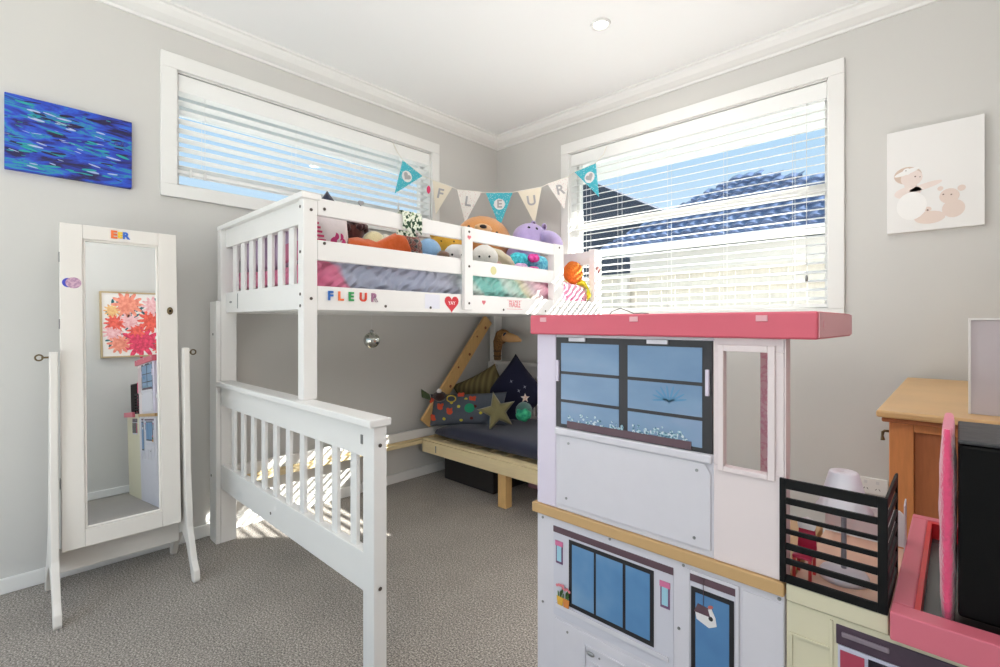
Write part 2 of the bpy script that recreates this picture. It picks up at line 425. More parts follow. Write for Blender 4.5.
vs = [b.verts.new(c) for c in ((-2.2, 5.02, 2.30), (3.6, 5.02, 2.30), (3.6, 9.2, 2.30), (-2.2, 9.2, 2.30), (-.45, 7.18, 3.80), (-.38, 7.18, 3.80))]
for q in ((0, 1, 5, 4), (1, 2, 5), (2, 3, 4, 5), (3, 0, 4), (0, 3, 2, 1)): b.faces.new([vs[k] for k in q])
part('roof_deck', b, M_roof, hs)
hs2 = thing('neighbour_house', 'dark charcoal roofed house further back whose roof slopes down behind the teal heart flag', 'house', loc=(-7, 12, -0.22))
part('house_wall', bx((-12.0, 9.9, -0.22), (-2.6, 14, 3.0)), M_render, hs2)
b = nb(); prism(b, [(-15.4, 2.7), (-7.0, 6.13), (0.1, 2.2), (0.1, 2.0), (-15.4, 2.4)], (0, 9.5, 0), (1, 0, 0), (0, 0, 1), (0, 1, 0), 5.0); part('gable_roof', b, M_dark_roof, hs2)

# ------------------------------------------------------------------ downlights and added fill lamps
for dx, dy in DOWN:
    t = thing('downlight', 'small round glowing white downlight recessed in the ceiling above the big window' if dy > -1 else 'round fill downlight added in the ceiling behind the viewer', 'light', loc=(dx, dy, 2.4))
    b = nb(); lathe(b, [(0.034, 2.396), (0.036, 2.391), (0.044, 2.391), (0.047, 2.3995), (0.034, 2.3995)], c=(dx, dy, 0)); part('bezel', b, M_trim, t)
    b = nb(); lathe(b, [(0.001, 2.396), (0.033, 2.396), (0.033, 2.3995), (0.001, 2.3995)], c=(dx, dy, 0)); part('lamp_lens', b, mat('lamp_glow', (255, 252, 244), emit=6), t)
for k, (ux, uy, uz, en) in enumerate(UPL):
    t = thing('fill_uplighter', ('slim white fill lamp aimed upward, added out of view behind the viewer', 'low white fill lamp aimed upward, added out of sight behind the dollhouse')[k], 'lamp', loc=(ux, uy, 0))
    b = nb(); lathe(b, [(0.001, 0.0), (0.10, 0.0), (0.10, 0.015), (0.02, 0.03), (0.001, 0.03)], c=(ux, uy, 0)); part('lamp_base', b, M_trim, t)
    b = nb(); tube(b, [(ux, uy, 0.02), (ux, uy, uz - .12)], 0.012, 12); part('lamp_pole', b, M_trim, t)
    b = nb(); lathe(b, [(0.012, uz - .125), (0.10, uz - .10), (0.208, uz - .02), (0.214, uz - .01), (0.10, uz - .08), (0.012, uz - .105)], c=(ux, uy, 0)); part('lamp_bowl', b, M_trim, t)

t = thing('fill_floor_lamp', 'small wire shaded fill lamp added by the near wall behind the viewer', 'lamp', loc=(0.85, -3.35, 0))
b = nb()
for k in range(8):
    a = k * PI / 4; tube(b, [(0.85 + .18 * math.cos(a) * math.sin(q), -3.35 + .18 * math.sin(a) * math.sin(q), .62 + .18 * math.cos(q)) for q in [j * PI / 12 for j in range(13)]], .0015, 5)
part('wire_shade', b, M_trim, t)
b = nb(); lathe(b, [(.001, 0), (.12, 0), (.12, .012), (.010, .02), (.010, .44), (.001, .44)], c=(0.85, -3.35, 0)); part('lamp_stand', b, M_trim, t)
t = thing('fill_lantern', 'small wire caged fill light added out of sight behind the dollhouse', 'lamp', loc=(1.85, -1.28, 0))
b = nb()
for k in range(8):
    a = k * PI / 4; tube(b, [(1.85 + .115 * math.cos(a) * math.sin(q), -1.28 + .115 * math.sin(a) * math.sin(q), .45 + .115 * math.cos(q)) for q in [j * PI / 12 for j in range(13)]], .0012, 5)
part('wire_shade', b, M_trim, t)
b = nb(); lathe(b, [(.001, 0), (.09, 0), (.09, .012), (.008, .02), (.008, .336), (.001, .336)], c=(1.85, -1.28, 0)); part('lantern_stand', b, M_trim, t)
t = thing('fill_pendant', 'open wire pendant added as a fill light above the viewer', 'lamp', loc=(2.12, -2.22, 2.4))
b = nb()
for k in range(8):
    a = k * PI / 4; tube(b, [(2.12 + .17 * math.cos(a) * math.sin(q), -2.22 + .17 * math.sin(a) * math.sin(q), 2.13 + .17 * math.cos(q)) for q in [j * PI / 12 for j in range(13)]], .0015, 5)
part('wire_cage', b, M_trim, t)
b = nb(); tube(b, [(2.12, -2.22, 2.399), (2.12, -2.22, 2.30)], .004, 8); part('flex', b, M_trim, t)

# ------------------------------------------------------------------ wall pictures
M_blue = ramp_mat('blue_brush_strokes', [(0.28, (20, 12, 60)), (0.38, (22, 18, 76)), (0.44, (28, 50, 160)), (0.50, (34, 76, 200)), (0.54, (38, 100, 200)), (0.57, (24, 150, 160)), (0.60, (34, 80, 196)), (0.66, (26, 30, 110)), (0.70, (200, 210, 235)), (0.74, (34, 90, 205))],
                  scale=1.0, stretch=(6, 5.5, 26), detail=7, distort=0.6, nrough=0.62, rough=0.5)
t = thing('canvas_painting', 'abstract blue and teal brush stroke canvas on the wall left of the window', 'painting', loc=(0, -2.45, 1.57))
part('canvas', bx((0.001, -2.640, 1.571), (0.028, -2.263, 1.850)), M_blue, t, bevel=0.002)
b = nb(); rnd = random.Random(3)
b2 = nb(); b3 = nb()
for k in range(130):
    l = rnd.uniform(0.006, 0.026); yy = rnd.uniform(-2.636 + l, -2.267 - l); zz = rnd.uniform(1.585, 1.838); h = l * rnd.uniform(.06, .20)
    disc(rnd.choice([b, b, b2, b2, b3]), (0.028, yy, zz), (1, 0, 0), l, h, seg=12, d=0.0006 + k * 0.00001, ang=rnd.uniform(-0.25, 0.12))
part('teal_strokes', b, mat('teal_paint', (22, 158, 158), 0.5), t); part('navy_strokes', b2, mat('navy_paint', (26, 12, 62), 0.5), t); part('pale_strokes', b3, mat('pale_paint', (170, 186, 222), 0.5), t)

# baby print
t = thing('canvas_print', 'white canvas print of a baby with soft toys right of the big window', 'picture', loc=(2.49, 0, 1.38))
part('canvas', bx((2.343, -0.026, 1.383), (2.640, -0.001, 1.813)), mat('canvas_white', (238, 236, 234), 0.7), t, bevel=0.002)
PY = -0.0262; NR = (0, -1, 0); SK = mat('print_skin', (236, 221, 214), 0.7); SK2 = mat('print_tan', (230, 212, 202), 0.7); SKD = mat('print_hair', (212, 190, 174), 0.7); WH = mat('print_white', (246, 244, 242), 0.7); DK = mat('print_dark', (120, 95, 85), 0.7)
def pd(name, bm, m_): return part(name, bm, m_, t)
def XZ(u, v): return (2.343 + u * 0.297, PY, 1.383 + v * 0.43)   # u,v fractions of the canvas, v up
b = nb(); disc(b, XZ(.23, .55), NR, .045, .036, d=.0004, ang=-.15); pd('hair', b, SKD)
b = nb(); disc(b, XZ(.27, .52), NR, .035, .034, d=.0006)
disc(b, XZ(.26, .455), NR, .020, .022, d=.0004); disc(b, XZ(.23, .385), NR, .044, .024, d=.0005, ang=.1); disc(b, XZ(.42, .425), NR, .052, .012, d=.0005, ang=.25); pd('baby', b, SK)
b = nb(); disc(b, XZ(.22, .585), NR, .042, .010, d=.0008, ang=.30); disc(b, XZ(.22, .59), NR, .014, d=.001)
disc(b, XZ(.27, .25), NR, .048, .058, d=.0007); pd('headband_and_dress', b, WH)
b = nb(); disc(b, XZ(.46, .12), NR, .048, .026, d=.0005); disc(b, XZ(.44, .20), NR, .012, .01, d=.0006); disc(b, XZ(.70, .18), NR, .034, .036, d=.0006); disc(b, XZ(.66, .30), NR, .030, .030, d=.0007); disc(b, XZ(.57, .38), NR, .009, d=.0006); disc(b, XZ(.78, .36), NR, .012, .012, d=.0006); pd('soft_toys', b, SK2)
b = nb()
for u, v, r_ in ((.31, .53, .003), (.36, .52, .002), (.60, .32, .0028), (.68, .31, .0028), (.44, .19, .0035), (.21, .60, .002)): disc(b, XZ(u, v), NR, r_, d=.0012, seg=10)
pd('eyes', b, DK)

# flower painting on the right wall (seen in the mirror)
def flower_painting():
    X0 = XW - 0.03
    y0, y1, z0, z1 = FP
    t = thing('framed_flower_painting', 'bright coral and pink protea flower painting in a thin gold frame reflected in the mirror', 'painting', loc=(XW, (y0 + y1) / 2, z0))
    part('canvas', bx((X0, y0, z0), (XW - 0.001, y1, z1)), mat('painting_ground', (244, 238, 232), 0.7), t)
    b = nb()
    for lo, hi in (((X0 - .006, y0 - .012, z0 - .012), (XW - .001, y0, z1 + .012)), ((X0 - .006, y1, z0 - .012), (XW - .001, y1 + .012, z1 + .012)), ((X0 - .006, y0, z0 - .012), (XW - .001, y1, z0)), ((X0 - .006, y0, z1), (XW - .001, y1, z1 + .012))): box(b, lo, hi)
    part('gold_frame', b, mat('gold_frame', (200, 178, 140), 0.4, metal=0.4), t)
    W_, H_ = y1 - y0, z1 - z0; N = (-1, 0, 0); rnd = random.Random(5)
    cols = [((226, 92, 78), 'coral'), ((236, 138, 116), 'salmon'), ((214, 66, 96), 'crimson_pink'), ((240, 176, 178), 'blush'), ((240, 178, 120), 'peach')]
    lv = nb()
    for k in range(52):
        cu, cv = rnd.uniform(.08, .92), rnd.uniform(.08, .92)
        disc(lv, (X0, y0 + cu * W_, z0 + cv * H_), N, W_ * rnd.uniform(.05, .11), W_ * .018, d=.0008, ang=rnd.uniform(0, 3.1), seg=14)
    part('painted_leaves', lv, mat('painted_leaf', (54, 112, 118), 0.7), t)
    heads = [(.20, .20, .15, 1), (.62, .80, .15, 3), (.15, .52, .13, 0), (.95, .38, .13, 3), (.40, .40, .12, 0), (.88, .60, .16, 0), (.30, .82, .19, 1), (.60, .56, .18, 0), (.32, .55, .13, 3), (.45, .22, .24, 2), (.86, .86, .10, 1), (.12, .38, .12, 3), (.84, .18, .14, 4), (.12, .72, .10, 4), (.68, .12, .10, 0)]
    for q, (cu, cv, r_, ci) in enumerate(heads):
        b = nb(); base = (y0 + cu * W_, z0 + cv * H_)
        for ring_ in range(3):
            for k in range(12 - ring_ * 3):
                an = k * 2 * PI / (12 - ring_ * 3) + ring_
                rr = r_ * W_ * (0.72 - 0.27 * ring_)
                disc(b, (X0, base[0] + rr * math.cos(an), base[1] + rr * math.sin(an)), N, r_ * W_ * .34, r_ * W_ * .13, d=.0012 + .0004 * ring_ + .00005 * k, ang=-an, seg=12)
        disc(b, (X0, base[0], base[1]), N, r_ * W_ * .6, d=.0011, seg=20)
        c_, nm = cols[ci]; part('painted_flower', b, ramp_mat('painted_' + nm, [(.4, c_), (.6, tuple(min(255, int(v * 1.12 + 14)) for v in c_))], scale=40), t)
FP = (-2.00, -1.44, 1.10, 1.62)
flower_painting()

# ------------------------------------------------------------------ cheval mirror
def mirror_stand():
    t = thing('cheval_mirror', 'freestanding cream white cheval mirror cabinet leaning against its stand by the left wall', 'mirror', loc=(0.25, -2.33, 0))
    za, zb = 0.205, 1.362; xa, xb = 0.312, 0.232          # front face line: leans back
    def X(z): return xa + (xb - xa) * (z - za) / (zb - za)
    def slab(bm, y0, y1, z0, z1, f0, f1):
        """box leaning with the frame; f offsets measured forward of the front face"""
        vs = []
        for z in (z0, z1):
            for (y, f) in ((y0, f0), (y1, f0), (y1, f1), (y0, f1)): vs.append(bm.verts.new((X(z) + f - .0105 * (y + 2.33), y, z)))
        for q in ((0, 1, 2, 3), (4, 5, 6, 7), (0, 1, 5, 4), (1, 2, 6, 5), (2, 3, 7, 6), (3, 0, 4, 7)): bm.faces.new([vs[i] for i in q])
    y0, y1 = -2.505, -2.150
    b = nb(); slab(b, y0 + .004, y1 - .004, za + .004, zb - .004, -0.085, -0.022); part('cabinet_body', b, M_mirrorframe, t, bevel=0.003)
    b = nb()
    slab(b, y0, y0 + .062, za, zb, -0.02, 0); slab(b, y1 - .062, y1, za, zb, -0.02, 0); slab(b, y0 + .062, y1 - .062, za, za + .060, -0.02, 0); slab(b, y0 + .062, y1 - .062, zb - .052, zb, -0.02, 0)
    fr = part('door_frame', b, M_mirrorframe, t, bevel=0.002)
    b = nb()
    gy0, gy1, gz0, gz1 = y0 + .062, y1 - .062, za + .060, zb - .052
    for a in ((gy0, gy0 + .008, gz0, gz1), (gy1 - .008, gy1, gz0, gz1), (gy0, gy1, gz0, gz0 + .008), (gy0, gy1, gz1 - .008, gz1)): slab(b, *a, -0.02, -0.004)
    part('inner_moulding', b, M_mirrorframe, t, bevel=0.003)
    b = nb(); slab(b, gy0 + .006, gy1 - .006, gz0 + .006, gz1 - .006, -0.021, -0.011); part('mirror_glass', b, M_mirror, t)
    # lock
    b = nb(); zl = 1.050; blob(b, (X(zl) + .0005, y1 - .026, zl), (.004, .011, .016), sub=2); k = part('key_lock', b, M_brass, fr); 
    b = nb(); disc(b, (X(zl) + .004, y1 - .026, zl), (1, 0, 0), .0045, d=.001); part('keyhole', b, M_black, fr)
    b = nb()
    for z in (0.42, 0.98, 1.22): box(b, (X(z) - .028, y0 - .003, z), (X(z) - .004, y0 + .004, z + .035))
    part('hinge', b, M_steel, t)
    # sticker circle and letters
    def pt(y, z): return (X(z) - .0105 * (y + 2.33) - .0002, y, z)
    b = nb(); disc(b, pt(y0 + .022, 1.146), (1, .0105, .069), .017, .017, d=.0004); part('blue_sticker', b, mat('sticker_blue', (60, 70, 190), .5), fr)
    b = nb(); disc(b, pt(y0 + .036, 1.146), (1, .0105, .069), .022, .020, d=.0012); part('pink_sticker', b, ramp_mat('sticker_pink', [(.4, (214, 178, 196)), (.6, (180, 140, 170))], scale=120), fr, label='round faded pink sticker')
    for ch, yy, c_, sz, nm in (('E', -2.352, (240, 120, 60), .040, 'orange'), ('E', -2.333, (238, 200, 60), .030, 'yellow'), ('R', -2.316, (60, 110, 200), .034, 'blue')):
        text_obj('letter_sticker', ch, sz, mat('letter_' + nm, c_, .4), (X(1.338) + .0016, yy, 1.336), (0, 1, 0), (-0.069, 0, 1), fr, depth=.0015, bold=.0018, label=nm + ' letter ' + ch)
    # stand : two side uprights with feet, cross rails
    for s, yy in ((-1, y0 - .030), (1, y1 + .012)):
        b = nb(); th = .022
        # side profile in (x,z): curved A-shaped leg
        prof = [(.262, .90), (.290, .90), (.300, .70), (.315, .40), (.345, .19), (.40, .075), (.432, .045), (.438, .012), (.432, 0), (.405, 0), (.375, .055), (.325, .12), (.265, .15), (.20, .12), (.135, .055), (.10, 0), (.075, 0), (.068, .02), (.085, .06), (.16, .16), (.215, .28), (.240, .50)]
        prism(b, prof, (0, yy, 0), (1, 0, 0), (0, 0, 1), (0, 1, 0), th)
        part('stand_leg', b, M_mirrorframe, t, bevel=.003)
        b = nb(); c_ = (X(.90) - .02, yy + (0 if s < 0 else th), .880); yk = yy - .004 if s < 0 else yy + th + .004
        tube(b, [(c_[0], yy + th / 2, .880), (c_[0], yk - .014 * (1 if s < 0 else -1), .880)], .0035, 8)
        rg = [(c_[0] + .0, yk + s * (.020 + .010 * math.cos(a)), .880 + .010 * math.sin(a)) for a in [i * 2 * PI / 12 for i in range(13)]]
        tube(b, rg, .0028, 6); part('pivot_knob', b, M_brass, t)
    b = nb(); box(b, (.205, y0 - .012, .10), (.222, y1 + .012, .185)); part('cross_rail', b, M_mirrorframe, t, bevel=.002)
mirror_stand()

# ------------------------------------------------------------------ bunk bed
bed = thing('bunk_bed', 'white painted wooden bunk bed with a single top bunk over an open double base', 'bed', loc=(0.5, -1.0, 0))
def bolts(bm, lst, n_):
    for c in lst: disc(bm, c, n_, .0055, d=.0012, seg=12)
# lower end panel (foreground)
P = lambda nm, lo, hi, m_=M_white, bv=.003, lb=None: part(nm, bx(lo, hi), m_, bed, bevel=bv, label=lb)
def end_panel(ylo, yhi, x0, x1, ztop, zt0, zb1, zb0, nslat, capw, name='end_panel', slatw=.028, xs=None):
    b = nb(); ym = (ylo + yhi) / 2
    box(b, (x0, ylo + .006, zt0), (x1, yhi - .006, ztop - .007)); box(b, (x0, ylo + .006, zb0), (x1, yhi - .006, zb1))
    pn = part(name, b, M_white, bed, bevel=.002)
    for i in range(nslat):
        xc = xs[0] + (xs[1] - xs[0]) * i / (nslat - 1) if xs else x0 + (x1 - x0) * (i + .72) / (nslat + .44)
        part('slat', bx((xc - slatw / 2, ym - .006, zb1 - .01), (xc + slatw / 2, ym + .006, zt0 + .01)), M_white, pn, bevel=.0015)
    return pn
Y0, Y1 = -1.960, -1.918
lp = end_panel(Y0, Y1, .1345, 1.358, .722, .625,   .357, .248, 10, .06, slatw=.035, xs=(.262, 1.281))
part('cap_rail', bx((.1355, Y0 - .016, .716), (1.420, Y1 + .012, .738)), M_white, bed, bevel=.004)
P('post', (1.358, Y0, 0), (1.414, Y1, .716))
P('post', (.045, Y0 - .015, 0), (.135, Y0 + .004, 1.100))
P('post', (.088, Y0 + .0045, 0), (.134, -1.888, 1.4255))
b = nb(); bolts(b, [(1.4145, -1.94, .665), (1.4145, -1.94, .272)], (1, 0, 0)); bolts(b, [(.095, Y0 - .0155, .95), (.07, Y0 - .0155, .30), (.70, Y0 + .0055, .29)], (0, -1, 0)); part('bolt', b, M_bolt, bed)
part('bracket', bx((1.338, Y0 + .0045, .660), (1.350, Y0 + .0062, .686)), M_steel, bed)
# upper headboard posts
UX0, UX1 = .910, .953
P('post', (UX0, -1.945, .738), (UX1, -1.895, 1.445))
uh = end_panel(-1.940, -1.900, .134, UX0, 1.445, 1.345, 1.140, 1.048, 7, .05, name='headboard', slatw=.044, xs=(.222, .812))
part('cap_rail', bx((.078, -1.955, 1.4255), (.962, -1.885, 1.447)), M_white, uh, bevel=.004)
b = nb(); bolts(b, [(.930, -1.9455, z) for z in (1.40, 1.245, 1.10, 1.06)], (0, -1, 0)); bolts(b, [(.9535, -1.918, z) for z in (1.39, 1.085)], (1, 0, 0)); bolts(b, [(.9535, -1.87, 1.40), (.9535, -1.87, 1.28)], (1, 0, 0)); part('bolt', b, M_bolt, bed)
b = nb(); disc(b, (.20, -1.9345, 1.095), (0, -1, 0), .016, .005, d=.001); box(b, (.285, -1.9355, 1.065), (.290, -1.934, 1.13)); part('scuff_plate', b, M_steel, bed)
# front rails
P('guard_rail', (.930, -1.895, 1.376), (.952, -.455, 1.436))
P('guard_rail', (.930, -1.895, 1.220), (.952, -.545, 1.290))
sr = P('side_rail', (.925, -1.895, 1.046), (.952, -.100, 1.130))
P('post', (.953, -1.226, 1.060), (.975, -1.176, 1.432)); P('post', (.910, -.545, 1.046), (.956, -.458, 1.438))
P('post', (.910, -.135, 0.0), (.953, -.055, 1.455)); P('post', (.050, -.135, 0), (.100, -.055, 1.455))
P('post', (.050, -.155, 0.0), (.092, -.136, .72))
P('back_rail', (.052, -1.887, 1.046), (.074, -.135, 1.130)); P('back_rail', (.052, -1.887, 1.30), (.074, -.135, 1.37))
uf = end_panel(-.120, -.080, .100, UX0, 1.455, 1.365, 1.14, 1.048, 7, .05, name='footboard')
b = nb(); bolts(b, [(.9755, -1.20, z) for z in (1.41, 1.255, 1.09)], (1, 0, 0)); bolts(b, [(.9565, -.50, z) for z in (1.42, 1.26, 1.09)], (1, 0, 0)); part('bolt', b, M_bolt, bed)
b = nb()
for i in range(14): box(b, (.075, -1.82 + i * .13, 1.050), (.925, -1.75 + i * .13, 1.064))
part('slat_base', b, M_white, bed)
b = nb(); bolts(b, [(.9525, y, 1.066) for y in (-1.62, -1.40, -.95, -.62)], (1, 0, 0)); part('bolt', b, M_bolt, bed)
# lower rails on the wall side and lower far panel
P('side_rail', (.050, -1.889, .272), (.072, -.156, .325)); P('batten', (.0725, -1.889, .238), (.102, -.156, .262), M_pale_pine, lb='bare pine batten'); P('batten', (.0725, -1.889, .262), (.078, -.156, .272), M_pale_pine)
lf = end_panel(-.110, -.070, .101, 1.358, .722, .625, .357, .262, 10, .06, name='end_panel')
part('cap_rail', bx((.101, -.132, .700), (1.42, -.050, .722)), M_white, bed, bevel=.004)
P('post', (1.358, -.110, 0), (1.414, -.068, .699))
# letters and stickers on the side rail
LX = .9522
cols = {'F': ('blue', (50, 110, 190)), 'L': ('orange', (240, 120, 70)), 'E': ('green', (60, 160, 90)), 'U': ('red', (215, 70, 50)), 'R': ('mauve', (170, 120, 150))}
for ch, yy in zip('FLEUR', (-1.848, -1.809, -1.768, -1.718, -1.672)):
    nm, c_ = cols[ch]
    text_obj('letter_sticker', ch, .044, mat('magnet_' + nm, c_, .35), (LX + .002, yy, 1.096), (0, 1, 0), (0, 0, 1), sr, depth=.002, bold=.0016, label='%s wooden letter %s' % (nm, ch))
def heart(bm, c, ax, ay, n_, s, d=.0008):
    pts = []
    for k in range(28):
        a = 2 * PI * k / 28
        pts.append((s * 16 * math.sin(a) ** 3 / 16, s * (13 * math.cos(a) - 5 * math.cos(2 * a) - 2 * math.cos(3 * a) - math.cos(4 * a)) / 16))
    prism(bm, pts, c, ax, ay, n_, d)
red = mat('sticker_red', (206, 52, 62), .4); pinkr = mat('sticker_rose', (224, 128, 136), .4)
b = nb(); heart(b, (LX, -1.283, 1.088), (0, 1, 0), (0, 0, 1), (1, 0, 0), .040); part('heart_sticker', b, red, sr, label='red apple shaped sticker with white writing')
text_obj('sticker_text', 'YAY', .022, mat('sticker_white', (245, 240, 240)), (LX + .0012, -1.283, 1.088), (0, 1, 0), (0, 0, 1), sr, depth=.0003)
text_obj('sticker_text', 'FRAGILE', .046, pinkr, (LX + .0006, -.868, 1.094), (0, 1, 0), (0, 0, 1), sr, depth=.0003, bold=.0006, sx=.50, label='pink FRAGILE stamp')
b = nb(); box(b, (LX, -.925, 1.114), (LX + .0006, -.811, 1.1155)); box(b, (LX, -.925, 1.070), (LX + .0006, -.811, 1.0715)); part('stamp_lines', b, pinkr, sr)
b = nb(); heart(b, (LX, -1.085, 1.098), (0, 1, 0), (0, 0, 1), (1, 0, 0), .012); part('flame_sticker', b, pinkr, sr)
b = nb(); heart(b, (.9755, -1.20, 1.385), (0, 1, 0), (0, 0, 1), (1, 0, 0), .011); part('heart_sticker', b, pinkr, bed)
b = nb(); disc(b, (LX, -1.02, 1.252), (1, 0, 0), .020, d=.0006); part('round_sticker', b, mat('sticker_gold', (212, 206, 150), .4), bed, label='round pale gold sticker')
b = nb(); heart(b, (.9532, -.095, 1.33), (0, 1, 0), (0, 0, 1), (1, 0, 0), .026); part('heart_sticker', b, mat('sticker_brown', (150, 82, 80), .5), bed, label='brown heart near the window')
b = nb(); rnd = random.Random(2)
for k in range(10): disc(b, (LX, rnd.uniform(-.42, -.18), rnd.uniform(1.065, 1.115)), (1, 0, 0), .006, d=.0006, seg=8)
part('dot_sticker', b, mat('sticker_grey', (170, 170, 176)), sr)
b = nb(); box(b, (LX, -1.43, 1.062), (LX + .0005, -1.35, 1.122)); part('paper_sticker', b, mat('sticker_lilac', (226, 226, 236)), sr)

# ------------------------------------------------------------------ mattress and duvet
M_mat = ramp_mat('floral_mattress_cloth', [(.42, (60, 70, 60)), (.5, (200, 214, 200)), (.56, (240, 238, 236)), (.64, (120, 160, 130))], scale=28, rough=.9)
mt = obj('mattress', bx((.082, -1.888, 1.066), (.888, -.14, 1.150)), M_mat, bevel=.02, bseg=3); tag(mt, 'mattress with a dark green and white floral cover on the top bunk', 'mattress')
def duvet_mat():
    m = bpy.data.materials.new('rainbow_duvet'); m.use_nodes = True; n = m.node_tree.nodes; L = m.node_tree.links; b = n['Principled BSDF']
    tc = n.new('ShaderNodeTexCoord'); sp = n.new('ShaderNodeSeparateXYZ'); L.new(tc.outputs['Object'], sp.inputs[0])
    nz = n.new('ShaderNodeTexNoise'); nz.inputs['Scale'].default_value = 7; L.new(tc.outputs['Object'], nz.inputs['Vector'])
    a = n.new('ShaderNodeMath'); a.operation = 'MULTIPLY_ADD'; L.new(sp.outputs['Z'], a.inputs[0]); a.inputs[1].default_value = 0.9; L.new(sp.outputs['Y'], a.inputs[2])
    c = n.new('ShaderNodeMath'); c.operation = 'MULTIPLY_ADD'; L.new(nz.outputs[0], c.inputs[0]); c.inputs[1].default_value = 0.12; L.new(a.outputs[0], c.inputs[2])
    mr = n.new('ShaderNodeMapRange'); mr.inputs['From Min'].default_value = -1.95 + 1.08 + .06; mr.inputs['From Max'].default_value = -0.05 + 1.08 + .06; L.new(c.outputs[0], mr.inputs[0])
    pink = (222, 110, 150); grey = (176, 182, 202); lil = (186, 188, 204); mint = (138, 204, 194); pale = (206, 226, 216); crm = (228, 224, 190); ros = (234, 168, 190); yel = (232, 222, 100)
    r = ramp(n, [(0, pink), (.075, (226, 128, 160)), (.085, grey), (.26, (164, 170, 192)), (.36, lil), (.395, (214, 220, 226)), (.43, pale), (.455, mint), (.53, (130, 200, 190)), (.56, pale), (.60, (180, 220, 204)), (.63, crm), (.67, (232, 212, 216)), (.72, ros), (.80, (240, 150, 186)), (.93, ros), (.955, yel), (1, yel)])
    L.new(mr.outputs[0], r.inputs[0]); L.new(r.outputs[0], b.inputs['Base Color']); b.inputs['Roughness'].default_value = .75; b.inputs['Sheen Weight'].default_value = .3
    nb2 = n.new('ShaderNodeTexWave'); nb2.inputs['Scale'].default_value = 9; nb2.inputs['Distortion'].default_value = 6; nb2.inputs['Detail'].default_value = 2
    mp = n.new('ShaderNodeMapping'); mp.inputs['Rotation'].default_value = (0.9, 0, PI / 2); L.new(tc.outputs['Object'], mp.inputs[0]); L.new(mp.outputs[0], nb2.inputs[0])
    bp = n.new('ShaderNodeBump'); bp.inputs['Strength'].default_value = .5; bp.inputs['Distance'].default_value = .022; L.new(nb2.outputs['Fac'], bp.inputs['Height']); L.new(bp.outputs[0], b.inputs['Normal'])
    return m
M_duvet = duvet_mat()
b = nb(); rings = []; NY = 170
for i in range(NY + 1):
    y = -1.875 + (1.875 - .15) * i / NY; ring_ = []
    for k in range(26):
        s = k / 25
        # section from under the front edge over the top to the wall side
        if s < .3: x, z = .915, 1.095 + (s / .3) * .115
        elif s < .45: a = (s - .3) / .15 * PI / 2; x, z = .875 + .04 * math.cos(a), 1.205 + .03 * math.sin(a)
        else: x, z = .875 - (s - .45) / .55 * .78, 1.235
        ph = y * 46 + z * 90 + 2.5 * math.sin(y * 7)
        w_ = (0.5 + .5 * math.sin(y * 11 + 1)) * .008 + .004
        dsp = w_ * math.sin(ph) + .003 * math.sin(ph * 2.3 + 1.2)
        if s < .45: x += dsp * math.sin(PI * min(1, s / .3)) ** .3 - .010 if s < .3 else dsp - .010
        else: z += dsp + .012 * math.sin(y * 9 + x * 5)
        ring_.append(Vector((min(x, .922), y, z)))
    ring_ += [Vector((.10, y, 1.16)), Vector((.893, y, 1.153)), Vector((.896, y, 1.095))]
    rings.append(ring_)
ring_loft(b, rings); dv = obj('duvet', b, M_duvet); tag(dv, 'crumpled rainbow striped duvet of pink, grey, mint and yellow on the top bunk', 'duvet')

# ------------------------------------------------------------------ cushions and toys
def cushion(bm, c, ax, ay, w, h, t, n=14, e=2.6, puff=1.0, seedv=0, mi=0):
    """pillow: centre c, half axes directions ax, ay; full width w, height h, thickness t"""
    ax = Vector(ax).normalized(); ay = Vector(ay).normalized(); nn = ax.cross(ay).normalized(); c = Vector(c); rnd = random.Random(seedv); p1, p2 = rnd.uniform(0, 6), rnd.uniform(0, 6)
    rows = []
    for sgn in (1, -1):
        g = []
        for i in range(n + 1):
            u = -1 + 2 * i / n; row = []
            for j in range(n + 1):
                v = -1 + 2 * j / n
                th = max(0, (1 - abs(u) ** e)) ** .5 * max(0, (1 - abs(v) ** e)) ** .5
                pin = 1 - .07 * (1 - (abs(u) ** 2) * (1)) * abs(v) ** 4 ; pin2 = 1 - .07 * (1 - abs(v) ** 2) * abs(u) ** 4
                wr = .04 * math.sin(5 * u + p1 + 3 * v) * math.sin(4 * v + p2)
                row.append(c + ax * (u * w / 2 * pin2) + ay * (v * h / 2 * pin) + nn * sgn * (t / 2 * th * (1 + wr)))
            g.append(row)
        rows.append(g)
    V = [[[bm.verts.new(p) for p in row] for row in g] for g in rows]
    for s in range(2):
        for i in range(n):
            for j in range(n):
                q = [V[s][i][j], V[s][i + 1][j], V[s][i + 1][j + 1], V[s][i][j + 1]]
                f = bm.faces.new(q if s == 0 else q[::-1]); f.smooth = True; f.material_index = mi
    bmesh.ops.remove_doubles(bm, verts=[v for s in V for r_ in s for v in r_], dist=1e-5)

def plush_mat(nm, c, fuzz=.35, sc=220): return mat(nm, c, .95, noise=.10, nscale=60, bump=fuzz, bscale=sc, sheen=.4)
def soft(name, bmf, m_, root): return part(name, bmf, m_, root)
EYE = mat('toy_eye', (18, 16, 18), .15)
def toy(name, label, cat, loc, group=None): return thing(name, label, cat, group, loc)
def eyes(root, c, r, offs, er=.006):
    for d in offs:
        b = nb(); blob(b, surf(c, r, d), er, sub=2); part('eye', b, EYE, root)

TZ = 1.245  # top of the duvet
CL = Vector((.725, .688, 0))       # camera's right, level
def camdir(c, sx=0, sz=0):
    d = toward(c); r_ = Vector((-d.y, d.x, 0)).normalized()
    return (d + r_ * sx + Vector((0, 0, 1)) * sz)

